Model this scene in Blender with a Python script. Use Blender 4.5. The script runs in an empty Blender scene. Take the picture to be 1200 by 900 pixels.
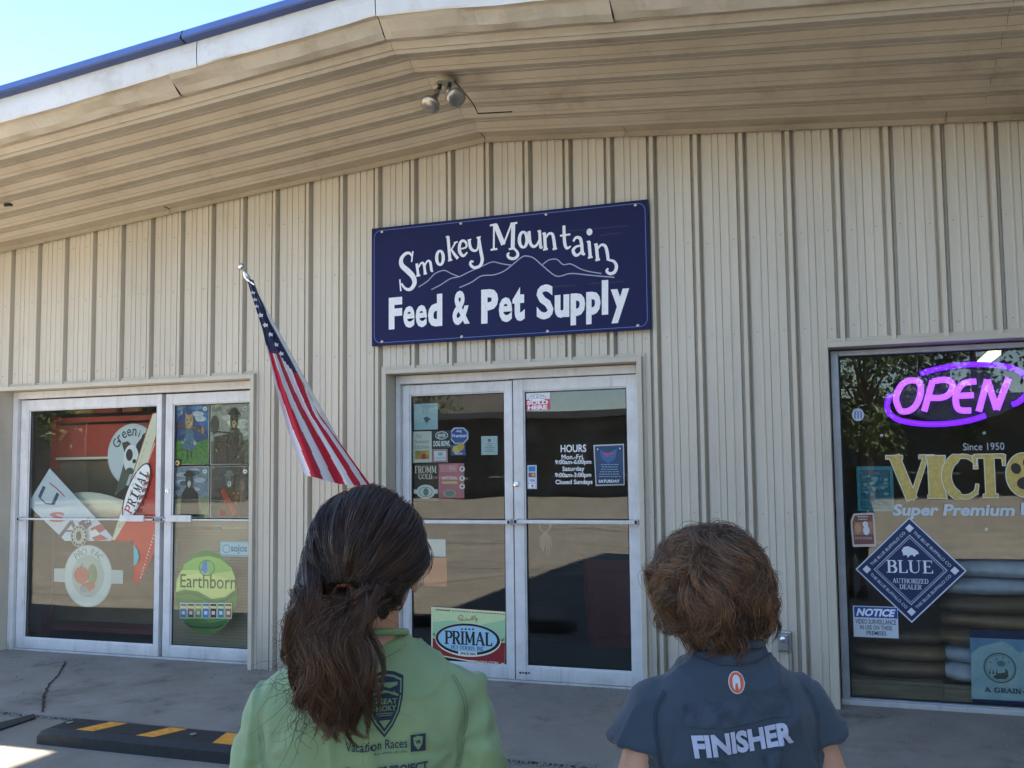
import bpy, bmesh, math, random
import numpy as np
from mathutils import Vector, Matrix, Euler, noise
from mathutils.bvhtree import BVHTree
random.seed(7); rng = np.random.default_rng(7)
S = bpy.context.scene
C = S.collection
# ---------------------------------------------------------------- camera, world, sun, exposure
P_F, P_CX, P_CY = 1050.0, 685.7, 465.3
YAW, PITCH, ROLL = math.radians(17.77), math.radians(3.94), math.radians(-0.95)
CAM = np.array([1.451, -5.888, 1.569])
def _axes():
    cy, sy, cp, sp, cr, sr = math.cos(YAW), math.sin(YAW), math.cos(PITCH), math.sin(PITCH), math.cos(ROLL), math.sin(ROLL)
    F = np.array([-sy*cp, cy*cp, sp]); R = np.array([cy, sy, 0.0]); U = np.cross(R, F)
    return cr*R+sr*U, -sr*R+cr*U, F
RR, UU, FF = _axes()
cam_d = bpy.data.cameras.new('camera'); cam = bpy.data.objects.new('camera', cam_d); C.objects.link(cam); S.camera = cam
m = Matrix([[RR[0], UU[0], -FF[0], CAM[0]], [RR[1], UU[1], -FF[1], CAM[1]], [RR[2], UU[2], -FF[2], CAM[2]], [0, 0, 0, 1]])
cam.matrix_world = m
cam_d.sensor_fit = 'HORIZONTAL'; cam_d.sensor_width = 36; cam_d.lens = P_F/1200*36
cam_d.shift_x = -(P_CX-600)/1200; cam_d.shift_y = (P_CY-450)/1200
cam_d.clip_start = 0.05; cam_d.clip_end = 2000
SUN_EL, SUN_AZ = math.radians(43), math.radians(85.6)     # azimuth from +Y towards +X
W_ = bpy.data.worlds.new('World'); S.world = W_; W_.use_nodes = True
nt = W_.node_tree; sky = nt.nodes.new('ShaderNodeTexSky'); sky.sky_type = 'NISHITA'; sky.sun_disc = False
sky.sun_elevation = SUN_EL; sky.sun_rotation = SUN_AZ; sky.air_density = 1.0; sky.dust_density = 0.1; sky.ozone_density = 2.2
bg = nt.nodes['Background']; bg.inputs['Strength'].default_value = 0.065
nt.links.new(sky.outputs[0], bg.inputs['Color'])
sd = bpy.data.lights.new('sun', 'SUN'); sd.energy = 5.0; sd.angle = math.radians(0.53); sd.color = (1.0, 0.93, 0.82)
so = bpy.data.objects.new('sun', sd); C.objects.link(so)
sdir = Vector((math.sin(SUN_AZ)*math.cos(SUN_EL), math.cos(SUN_AZ)*math.cos(SUN_EL), math.sin(SUN_EL)))
so.rotation_euler = sdir.to_track_quat('Z', 'Y').to_euler(); so.location = (8, 2, 20)
S.view_settings.view_transform = 'Standard'; S.view_settings.look = 'None'
S.view_settings.exposure = 2.98; S.view_settings.gamma = 1.0
S.cycles.max_bounces = 8; S.cycles.diffuse_bounces = 4; S.cycles.glossy_bounces = 4; S.cycles.transparent_max_bounces = 12
S.cycles.caustics_reflective = False; S.cycles.caustics_refractive = False
S.cycles.use_denoising = True
# ---------------------------------------------------------------- placing helpers (photo pixel -> point on a real plane)
def at(x, y, Y=0.0):
    d = FF+(x-P_CX)/P_F*RR-(y-P_CY)/P_F*UU
    return CAM+(Y-CAM[1])/d[1]*d
def atg(x, y, Z=0.0):
    d = FF+(x-P_CX)/P_F*RR-(y-P_CY)/P_F*UU
    return CAM+(Z-CAM[2])/d[2]*d
def atd(x, y, t):
    d = FF+(x-P_CX)/P_F*RR-(y-P_CY)/P_F*UU
    return CAM+t*d
def wbox(x0, y0, x1, y1, Y):
    xc, yc = (x0+x1)/2, (y0+y1)/2
    return at(x0, yc, Y)[0], at(xc, y1, Y)[2], at(x1, yc, Y)[0], at(xc, y0, Y)[2]
# ---------------------------------------------------------------- materials
def lin(h):
    if not isinstance(h, str): return tuple(h)
    h = h.lstrip('#'); v = [int(h[i:i+2], 16)/255 for i in (0, 2, 4)]
    return tuple(c/12.92 if c <= .04045 else ((c+.055)/1.055)**2.4 for c in v)
MATS = {}
def mat(name, col=(.5, .5, .5), rough=.5, metal=0, var=0, scale=8, bump=0, bscale=60, stretch=(1, 1, 1), spec=.5, emit=None, estr=0, col2=None, detail=4, sheen=0):
    if name in MATS: return MATS[name]
    col = lin(col)
    M = bpy.data.materials.new(name); M.use_nodes = True; n = M.node_tree; b = n.nodes['Principled BSDF']
    b.inputs['Base Color'].default_value = (*col, 1); b.inputs['Roughness'].default_value = rough; b.inputs['Metallic'].default_value = metal
    b.inputs['Specular IOR Level'].default_value = spec
    if sheen: b.inputs['Sheen Weight'].default_value = sheen; b.inputs['Sheen Roughness'].default_value = .5
    tc = mp = None
    if var or bump:
        tc = n.nodes.new('ShaderNodeTexCoord'); mp = n.nodes.new('ShaderNodeMapping'); mp.inputs['Scale'].default_value = stretch
        n.links.new(tc.outputs['Object'], mp.inputs['Vector'])
    if var:
        nz = n.nodes.new('ShaderNodeTexNoise'); nz.inputs['Scale'].default_value = scale; nz.inputs['Detail'].default_value = detail; nz.inputs['Roughness'].default_value = .6
        n.links.new(mp.outputs[0], nz.inputs['Vector'])
        rp = n.nodes.new('ShaderNodeValToRGB'); rp.color_ramp.elements[0].position = .3; rp.color_ramp.elements[1].position = .7
        c2 = lin(col2) if col2 is not None else tuple(c*(1-var) for c in col)
        rp.color_ramp.elements[0].color = (*c2, 1); rp.color_ramp.elements[1].color = (*[min(1, c*(1+var*.3)) for c in col], 1)
        n.links.new(nz.outputs[0], rp.inputs[0]); n.links.new(rp.outputs[0], b.inputs['Base Color'])
    if bump:
        nb = n.nodes.new('ShaderNodeTexNoise'); nb.inputs['Scale'].default_value = bscale; nb.inputs['Detail'].default_value = 3
        n.links.new(mp.outputs[0], nb.inputs['Vector'])
        bp = n.nodes.new('ShaderNodeBump'); bp.inputs['Strength'].default_value = bump; bp.inputs['Distance'].default_value = .01
        n.links.new(nb.outputs[0], bp.inputs['Height']); n.links.new(bp.outputs[0], b.inputs['Normal'])
    if emit is not None:
        b.inputs['Emission Color'].default_value = (*lin(emit), 1); b.inputs['Emission Strength'].default_value = estr
    MATS[name] = M
    return M
def ink(h, rough=.45):
    return mat('ink_'+h.strip('#')+('' if rough == .45 else '_m'), h, rough)
def glass_mat():
    M = bpy.data.materials.new('window_glass'); M.use_nodes = True; n = M.node_tree; n.nodes.clear()
    o = n.nodes.new('ShaderNodeOutputMaterial'); mx = n.nodes.new('ShaderNodeMixShader'); tr = n.nodes.new('ShaderNodeBsdfTransparent'); gl = n.nodes.new('ShaderNodeBsdfGlossy')
    tr.inputs[0].default_value = (.90, .93, .91, 1); gl.inputs['Color'].default_value = (.92, .95, .97, 1); gl.inputs['Roughness'].default_value = .0
    fr = n.nodes.new('ShaderNodeFresnel'); fr.inputs['IOR'].default_value = 1.52
    mu = n.nodes.new('ShaderNodeMath'); mu.operation = 'MULTIPLY_ADD'; mu.inputs[1].default_value = .9; mu.inputs[2].default_value = .006; mu.use_clamp = True
    ge = n.nodes.new('ShaderNodeNewGeometry'); mi = n.nodes.new('ShaderNodeMath'); mi.operation = 'MULTIPLY_ADD'; mi.inputs[1].default_value = 1/1.52-1.52; mi.inputs[2].default_value = 1.52
    n.links.new(ge.outputs['Backfacing'], mi.inputs[0]); n.links.new(mi.outputs[0], fr.inputs['IOR'])   # the far face of the pane reflects like the near one
    # gentle waviness of old float glass
    tc = n.nodes.new('ShaderNodeTexCoord'); nz = n.nodes.new('ShaderNodeTexNoise'); nz.inputs['Scale'].default_value = 1.3; nz.inputs['Detail'].default_value = 1
    bp = n.nodes.new('ShaderNodeBump'); bp.inputs['Strength'].default_value = .10; bp.inputs['Distance'].default_value = .02
    n.links.new(tc.outputs['Object'], nz.inputs['Vector']); n.links.new(nz.outputs[0], bp.inputs['Height']); n.links.new(bp.outputs[0], gl.inputs['Normal'])
    n.links.new(fr.outputs[0], mu.inputs[0]); n.links.new(mu.outputs[0], mx.inputs[0]); n.links.new(tr.outputs[0], mx.inputs[1]); n.links.new(gl.outputs[0], mx.inputs[2])
    df = n.nodes.new('ShaderNodeBsdfDiffuse'); df.inputs[0].default_value = (.6, .58, .55, 1); m2 = n.nodes.new('ShaderNodeMixShader'); n2 = n.nodes.new('ShaderNodeTexNoise'); n2.inputs['Scale'].default_value = 5; n2.inputs['Detail'].default_value = 8; n2.inputs['Roughness'].default_value = .75; r2 = n.nodes.new('ShaderNodeMapRange'); r2.inputs[1].default_value = .5; r2.inputs[2].default_value = .85; r2.inputs[3].default_value = .0; r2.inputs[4].default_value = .03
    n.links.new(tc.outputs['Object'], n2.inputs['Vector']); n.links.new(n2.outputs[0], r2.inputs[0]); n.links.new(r2.outputs[0], m2.inputs[0]); n.links.new(mx.outputs[0], m2.inputs[1]); n.links.new(df.outputs[0], m2.inputs[2])   # dusty smudges
    n.links.new(m2.outputs[0], o.inputs[0]); return M
# ---------------------------------------------------------------- mesh helpers
class MB:
    def __init__(s): s.v = []; s.f = []; s.mi = []
    def add(s, v, f, mi=0):
        o = len(s.v); s.v += [tuple(map(float, p)) for p in v]; s.f += [tuple(i+o for i in q) for q in f]; s.mi += [mi]*len(f); return s
    def box(s, x0, y0, z0, x1, y1, z1, mi=0):
        v = [(x0, y0, z0), (x1, y0, z0), (x1, y1, z0), (x0, y1, z0), (x0, y0, z1), (x1, y0, z1), (x1, y1, z1), (x0, y1, z1)]
        return s.add(v, [(0, 3, 2, 1), (4, 5, 6, 7), (0, 1, 5, 4), (1, 2, 6, 5), (2, 3, 7, 6), (3, 0, 4, 7)], mi)
    def tube(s, pts, rad, n=10, caps=True, mi=0, flat=1.0, up=None):
        pts = [np.array(p, float) for p in pts]; k = len(pts)
        if not hasattr(rad, '__len__'): rad = [rad]*k
        v = []; prev = None
        for i in range(k):
            t = pts[min(i+1, k-1)]-pts[max(i-1, 0)]; t = t/(np.linalg.norm(t)+1e-12)
            if prev is None:
                a = np.array(up, float) if up is not None else (np.array([0, 0, 1.]) if abs(t[2]) < .9 else np.array([1., 0, 0]))
            else: a = prev
            a = a-t*(a@t); a /= np.linalg.norm(a)+1e-12; b = np.cross(t, a); prev = a
            for j in range(n):
                an = 2*math.pi*j/n
                v.append(pts[i]+rad[i]*(a*math.cos(an)*flat+b*math.sin(an)))
        f = [(i*n+j, i*n+(j+1) % n, (i+1)*n+(j+1) % n, (i+1)*n+j) for i in range(k-1) for j in range(n)]
        if caps: f += [tuple(range(n-1, -1, -1)), tuple((k-1)*n+j for j in range(n))]
        return s.add(v, f, mi)
    def limb(s, pts, rad, n=14, **kw):
        """tube with rounded ends"""
        pts = [np.array(p, float) for p in pts]; rad = list(rad)
        t0 = pts[0]-pts[1]; t0 /= np.linalg.norm(t0); t1 = pts[-1]-pts[-2]; t1 /= np.linalg.norm(t1)
        A = [(pts[0]+t0*rad[0]*c, rad[0]*math.sqrt(max(0, 1-c*c))+1e-4) for c in (.98, .8, .45)]
        B = [(pts[-1]+t1*rad[-1]*c, rad[-1]*math.sqrt(max(0, 1-c*c))+1e-4) for c in (.45, .8, .98)]
        return s.tube([a[0] for a in A]+pts+[b[0] for b in B], [a[1] for a in A]+rad+[b[1] for b in B], n, **kw)
    def ell(s, c, r, rot=None, nu=20, nv=12, mi=0):
        Mx = (Euler(rot).to_matrix() if rot else Matrix.Identity(3)); v = []; f = []
        for i in range(nv+1):
            th = math.pi*i/nv
            for j in range(nu):
                ph = 2*math.pi*j/nu
                p = Mx @ Vector((r[0]*math.sin(th)*math.cos(ph), r[1]*math.sin(th)*math.sin(ph), r[2]*math.cos(th)))
                v.append((p.x+c[0], p.y+c[1], p.z+c[2]))
        for i in range(nv):
            for j in range(nu):
                a, b, c_, d = i*nu+j, i*nu+(j+1) % nu, (i+1)*nu+(j+1) % nu, (i+1)*nu+j
                f.append((a, d, c_, b))
        return s.add(v, f, mi)
    def loft(s, rings, n=28, p=2.0, caps=True, mi=0):
        """rings: (cx, cy, z, rx, ry[, p]) horizontal super-ellipses, bottom to top"""
        v = []; k = len(rings)
        for r in rings:
            pp = r[5] if len(r) > 5 else p
            for j in range(n):
                a = 2*math.pi*j/n; ca, sa = math.cos(a), math.sin(a)
                v.append((r[0]+r[3]*math.copysign(abs(ca)**(2/pp), ca), r[1]+r[4]*math.copysign(abs(sa)**(2/pp), sa), r[2]))
        f = [(i*n+j, i*n+(j+1) % n, (i+1)*n+(j+1) % n, (i+1)*n+j) for i in range(k-1) for j in range(n)]
        if caps: f += [tuple(range(n-1, -1, -1)), tuple((k-1)*n+j for j in range(n))]
        return s.add(v, f, mi)
    def lathe(s, c, prof, n=20, axis=(0, 0, 1), mi=0):
        q = Vector((0, 0, 1)).rotation_difference(Vector(axis)); v = []
        for (r, h) in prof:
            for j in range(n):
                a = 2*math.pi*j/n; w = q @ Vector((r*math.cos(a), r*math.sin(a), h)); v.append((w.x+c[0], w.y+c[1], w.z+c[2]))
        k = len(prof)
        f = [(i*n+j, i*n+(j+1) % n, (i+1)*n+(j+1) % n, (i+1)*n+j) for i in range(k-1) for j in range(n)]
        f += [tuple(range(n-1, -1, -1)), tuple((k-1)*n+j for j in range(n))]
        return s.add(v, f, mi)
    def build(s, name, mats, parent=None, smooth=False, loc=None, bevel=0, rotz=0):
        me = bpy.data.meshes.new(name); me.from_pydata(s.v, [], s.f)
        if not isinstance(mats, (list, tuple)): mats = [mats]
        for mm in mats: me.materials.append(mm)
        if len(mats) > 1: me.polygons.foreach_set('material_index', s.mi)
        if smooth: me.polygons.foreach_set('use_smooth', [True]*len(me.polygons))
        me.update()
        o = bpy.data.objects.new(name, me); C.objects.link(o)
        if loc is not None: o.location = loc
        o.rotation_euler.z = rotz
        if parent: o.parent = parent
        if bevel:
            b = o.modifiers.new('bevel', 'BEVEL'); b.width = bevel; b.segments = 2; b.limit_method = 'ANGLE'
            me.polygons.foreach_set('use_smooth', [False]*len(me.polygons))
        return o
def tag(o, label=None, cat=None, group=None, kind=None):
    if label: o['label'] = label
    if cat: o['category'] = cat
    if group: o['group'] = group
    if kind: o['kind'] = kind
    return o
def empty(name, loc=(0, 0, 0), rz=0, parent=None):
    o = bpy.data.objects.new(name, None); C.objects.link(o); o.location = loc; o.rotation_euler = (0, 0, rz); o.empty_display_size = .1
    if parent: o.parent = parent
    return o
# ---------------------------------------------------------------- flat print: everything in (u, v) metres on a plane facing the street
_tc = {}
def glyphs(txt, bold=0.0):
    k = (txt, bold)
    if k in _tc: return _tc[k]
    cu = bpy.data.curves.new('t', 'FONT'); cu.body = txt; cu.size = 1; cu.offset = bold; cu.resolution_u = 3; cu.fill_mode = 'FRONT'
    o = bpy.data.objects.new('t', cu); C.objects.link(o)
    me = bpy.data.meshes.new_from_object(o.evaluated_get(bpy.context.evaluated_depsgraph_get()))
    v = np.array([(a.co.x, a.co.y) for a in me.vertices]); f = [tuple(p.vertices) for p in me.polygons]
    bpy.data.objects.remove(o); bpy.data.curves.remove(cu); bpy.data.meshes.remove(me)
    _tc[k] = (v, f); return v, f
def rot2(v, a):
    v = np.array(v, float); c, s = math.cos(a), math.sin(a); return np.stack([v[:, 0]*c-v[:, 1]*s, v[:, 0]*s+v[:, 1]*c], 1)
def g_text(txt, x0, z0, x1, z1, bold=0, shear=0):
    v, f = glyphs(txt, bold); a, b = v.min(0), v.max(0)
    w = (v-a)/(b-a+1e-9); w[:, 0] += shear*(w[:, 1]-.5)
    return np.stack([x0+w[:, 0]*(x1-x0), z0+w[:, 1]*(z1-z0)], 1), f
def g_text_c(txt, cx, cz, h, ang=0, bold=0, xs=1, shear=0, width=None):
    v, f = glyphs(txt, bold); a, b = v.min(0), v.max(0); k = h/(b[1]-a[1]); w = (v-(a+b)/2)*k; w[:, 0] *= xs
    if width: w[:, 0] *= width/((b[0]-a[0])*k*xs)
    w[:, 0] += shear*w[:, 1]; w = rot2(w, ang); return w+np.array([cx, cz]), f
def g_poly(pts): return np.array(pts, float), [tuple(range(len(pts)))]
def g_rect(x0, z0, x1, z1): return g_poly([(x0, z0), (x1, z0), (x1, z1), (x0, z1)])
def g_ell(cx, cz, rx, rz, n=40, ang=0):
    return rot2([(rx*math.cos(2*math.pi*i/n), rz*math.sin(2*math.pi*i/n)) for i in range(n)], ang)+np.array([cx, cz]), [tuple(range(n))]
def g_ring(cx, cz, rx, rz, w, n=48, ang=0):
    o = g_ell(cx, cz, rx, rz, n, ang)[0]; i = g_ell(cx, cz, rx-w, rz-w, n, ang)[0]
    return np.vstack([o, i]), [(k, (k+1) % n, n+(k+1) % n, n+k) for k in range(n)]
def g_line(pts, w, smooth=0):
    P = np.array(pts, float)
    if smooth:
        W = np.array(w if hasattr(w, '__len__') else [w]*len(P), float); Q = []; V = []
        for i in range(len(P)-1):
            p0, p1, p2, p3 = P[max(i-1, 0)], P[i], P[i+1], P[min(i+2, len(P)-1)]
            for j in range(smooth):
                t = j/smooth
                Q.append(.5*((2*p1)+(-p0+p2)*t+(2*p0-5*p1+4*p2-p3)*t*t+(-p0+3*p1-3*p2+p3)*t**3)); V.append(W[i]*(1-t)+W[i+1]*t)
        Q.append(P[-1]); V.append(W[-1]); P = np.array(Q); w = V
    k = len(P); W = np.array(w if hasattr(w, '__len__') else [w]*k, float)/2
    T = np.gradient(P, axis=0); T /= np.linalg.norm(T, axis=1)[:, None]+1e-12; N = np.stack([-T[:, 1], T[:, 0]], 1)
    v = np.vstack([P+N*W[:, None], P-N*W[:, None]])
    return v, [(i, i+1, k+i+1, k+i) for i in range(k-1)]
def g_frame(x0, z0, x1, z1, w, r=0):
    if r:
        out = []; inn = []
        for (cx, cz, a0) in ((x1-r, z1-r, 0), (x0+r, z1-r, 90), (x0+r, z0+r, 180), (x1-r, z0+r, 270)):
            for k in range(7):
                a = math.radians(a0+15*k); out.append((cx+r*math.cos(a), cz+r*math.sin(a))); inn.append((cx+(r-w)*math.cos(a), cz+(r-w)*math.sin(a)))
        n = len(out); return np.array(out+inn), [(k, (k+1) % n, n+(k+1) % n, n+k) for k in range(n)]
    v = [(x0, z0), (x1, z0), (x1, z1), (x0, z1), (x0+w, z0+w), (x1-w, z0+w), (x1-w, z1-w), (x0+w, z1-w)]
    return np.array(v), [(0, 1, 5, 4), (1, 2, 6, 5), (2, 3, 7, 6), (3, 0, 4, 7)]
# serif capitals as strokes in a unit box: (points, widths), thick = 1, thin = t
def _arc(cx, cy, rx, ry, a0, a1, n=12): return [(cx+rx*math.cos(math.radians(a0+(a1-a0)*i/n)), cy+ry*math.sin(math.radians(a0+(a1-a0)*i/n))) for i in range(n+1)]
def serif_glyph(ch, T=.16, t=.07):
    L = []; sv = lambda x, y, w=.30: L.append(([(x-w/2, y), (x+w/2, y)], t*.8))
    st = lambda x, w=T: L.append(([(x, 0), (x, 1)], w))
    W = .8
    if ch == 'I': st(.2); sv(.2, .03, .38); sv(.2, .97, .38); W = .4
    elif ch == 'P': st(.2); L.append(([(.2, .96)]+_arc(.42, .72, .28, .245, 90, -90)+[(.2, .475)], [t]*3+[T*.9]*9+[t]*3)); sv(.2, .03, .4); sv(.1, .97, .2); W = .72
    elif ch == 'R': st(.2); L.append(([(.2, .96)]+_arc(.42, .73, .26, .235, 90, -90)+[(.2, .495)], [t]*3+[T*.9]*9+[t]*3)); L.append(([(.42, .5), (.72, .03)], T)); sv(.2, .03, .36); sv(.1, .97, .2); sv(.76, .03, .2); W = .84
    elif ch == 'M': L.append(([(.16, 0), (.16, 1)], t*1.2)); L.append(([(.16, 1), (.5, .15)], T)); L.append(([(.5, .15), (.84, 1)], t)); st(.86); sv(.16, .03, .3); sv(.86, .03, .34); sv(.12, .97, .2); sv(.9, .97, .2); W = 1.05
    elif ch == 'A': L.append(([(.1, .03), (.42, 1)], t)); L.append(([(.42, 1), (.76, .03)], T)); L.append(([(.22, .36), (.62, .36)], t)); sv(.1, .03, .26); sv(.76, .03, .32); W = .9
    elif ch == 'L': st(.2); sv(.2, .97, .36); L.append(([(.12, .035), (.66, .035)], t)); L.append(([(.64, .03), (.67, .28)], [T*.8, t*.6])); W = .72
    elif ch == 'V': L.append(([(.12, 1), (.43, .0)], T)); L.append(([(.74, 1), (.43, .0)], t)); sv(.12, .97, .32); sv(.74, .97, .28); W = .86
    elif ch == 'C': L.append((_arc(.5, .5, .4, .47, 50, 310, 20), [t]*5+[T]*11+[t]*5)); L.append(([(.78, .95), (.78, .68)], [t*.7, t])); L.append(([(.8, .32), (.76, .1)], [t*.6, t*.8])); W = .9
    elif ch == 'G': L.append((_arc(.5, .5, .4, .47, 50, 330, 20), [t]*5+[T]*11+[t]*5)); L.append(([(.78, .92), (.78, .68)], [t*.7, t])); L.append(([(.78, .44), (.78, .1)], T)); sv(.76, .44, .3); W = .98
    elif ch == 'T': st(.4); L.append(([(.06, .96), (.74, .96)], t)); L.append(([(.06, .98), (.06, .74)], [t, t*.5])); L.append(([(.74, .98), (.74, .74)], [t, t*.5])); sv(.4, .03, .34); W = .8
    elif ch == 'O': L.append((_arc(.5, .5, .4, .47, 0, 360, 28), [T]*4+[t]*6+[T]*9+[t]*6+[T]*4)); W = 1.0
    elif ch == 'B': st(.2); L.append(([(.2, .96)]+_arc(.4, .745, .24, .215, 90, -90)+[(.2, .53)], [t]*3+[T*.9]*9+[t]*3)); L.append(([(.2, .51)]+_arc(.42, .27, .27, .24, 90, -90)+[(.2, .035)], [t]*3+[T]*9+[t]*3)); sv(.1, .97, .2); sv(.1, .03, .2); W = .78
    elif ch == 'U': L.append(([(.2, 1), (.2, .35)]+_arc(.48, .32, .28, .29, 180, 360, 10)+[(.76, .35), (.76, 1)], [T]*5+[t*1.2]*3+[t]*7)); sv(.2, .97, .36); sv(.76, .97, .28); W = .98
    elif ch == 'E': st(.2); sv(.2, .97, .36); sv(.2, .03, .36); L.append(([(.12, .965), (.66, .965)], t)); L.append(([(.12, .035), (.7, .035)], t)); L.append(([(.2, .52), (.52, .52)], t)); L.append(([(.66, .98), (.66, .76)], [t, t*.5])); L.append(([(.69, .03), (.7, .28)], [T*.7, t*.5])); L.append(([(.52, .62), (.52, .42)], t*.7)); W = .78
    elif ch == 'D': st(.2); L.append(([(.2, .96)]+_arc(.38, .5, .42, .46, 90, -90)+[(.2, .035)], [t]*4+[T]*8+[t]*3)); sv(.1, .97, .2); sv(.1, .03, .2); W = .9
    elif ch == 'H': st(.2); st(.74); [sv(a, b, .34) for a in (.2, .74) for b in (.03, .97)]; L.append(([(.2, .52), (.74, .52)], t)); W = .95
    elif ch == 'Z': L.append(([(.1, .96), (.66, .96)], t)); L.append(([(.64, .96), (.1, .04)], T)); L.append(([(.1, .04), (.68, .04)], t)); L.append(([(.68, .04), (.7, .26)], t)); L.append(([(.1, .96), (.08, .76)], t)); W = .76
    elif ch == 'F': st(.2); sv(.2, .97, .36); sv(.2, .03, .36); L.append(([(.12, .965), (.64, .965)], t)); L.append(([(.2, .52), (.5, .52)], t)); L.append(([(.64, .98), (.64, .74)], [t, t*.5])); W = .7
    elif ch == 'N': L.append(([(.16, 0), (.16, 1)], t)); L.append(([(.14, 1), (.76, 0)], T)); L.append(([(.76, 0), (.76, 1)], t)); sv(.16, .03, .3); sv(.1, .97, .22); sv(.76, .97, .3); W = .92
    elif ch == 'S': L.append(([(.68, .74), (.6, .93), (.4, .97), (.18, .88), (.16, .7), (.4, .54), (.62, .4), (.66, .2), (.5, .04), (.3, .03), (.12, .24)], [t, t, t, T*.8, T, T, T, T*.8, t, t, t])); W = .82
    elif ch == '-': L.append(([(.1, .45), (.4, .45)], t*1.4)); W = .5
    elif ch == ' ': W = .5
    else: return None
    return L, W
def g_serif(txt, x0, z0, x1, z1, T=.16, t=.07):
    """list of stroke geometries filling the box"""
    X = 0; out = []
    for ch in txt:
        L, W = serif_glyph(ch, T, t)
        for pts, w in L: out.append(([(X+p[0], p[1]) for p in pts], w))
        X += W
    sx = (x1-x0)/X; sz = z1-z0; res = []
    for pts, w in out:
        P = np.array(pts, float)
        if len(P) == 2 and abs(P[0, 0]-P[1, 0]) > abs(P[0, 1]-P[1, 1])*3 or True:
            P = P*[sx, sz]+[x0, z0]; k = math.sqrt(sx*sz)
            res.append(g_line(P, (np.array(w)*k if hasattr(w, '__len__') else w*k)))
    return res
class Print:
    """flat print layers on a plane y = Y facing -Y, children of one backing object"""
    def __init__(s, root, origin, Y, step=.00025):
        s.root, s.o, s.Y, s.n, s.step = root, origin, Y, 0, step; s.d = {}
    def add(s, name, m, *gs):
        s.n += 1; mb = s.d.setdefault((name, m.name), (MB(), m))[0]
        for i, (v, f) in enumerate(gs):
            y = -(s.n*s.step+i*.00002)
            mb.add([(p[0]-s.o[0], y+s.Y-s.o[1], p[1]-s.o[2]) for p in v], f)
        return s
    def done(s):
        for (nm, _), (mb, m) in s.d.items():
            fx = []
            for q in mb.f:   # make faces look at the street
                a, b, c = (np.array(mb.v[i]) for i in q[:3]); A = 0
                pts = [mb.v[i] for i in q]
                for i in range(len(pts)):
                    x1, z1, x2, z2 = pts[i][0], pts[i][2], pts[(i+1) % len(pts)][0], pts[(i+1) % len(pts)][2]; A += x1*z2-x2*z1
                fx.append(q if A > 0 else tuple(reversed(q)))
            mb.f = fx; o_ = mb.build(nm, m, s.root)
            if nm in ('small_print', 'scratch_line'): o_['kind'] = 'stuff'
        return s.root
def card(name, label, cat, px, Y, col, th=.0015, group=None, outline=None, rough=.45):
    """a thin sheet on the plane y=Y: px = (x0,y0,x1,y1) in photo pixels, or outline = world (x,z) points"""
    if outline is None:
        x0, z0, x1, z1 = wbox(*px, Y); outline = [(x0, z0), (x1, z0), (x1, z1), (x0, z1)]
    P = np.array(outline, float); c = P.mean(0); n = len(P); mb = MB()
    v = [(p[0]-c[0], 0, p[1]-c[1]) for p in P]+[(p[0]-c[0], th, p[1]-c[1]) for p in P]
    mb.add(v, [tuple(range(n)), tuple(range(2*n-1, n-1, -1))]+[(i, i+n, (i+1) % n+n, (i+1) % n) for i in range(n)])
    o = mb.build(name, ink(col, rough) if isinstance(col, str) else col, loc=(c[0], Y, c[1])); tag(o, label, cat, group)
    return o, Print(o, (c[0], Y, c[1]), Y)
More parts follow.
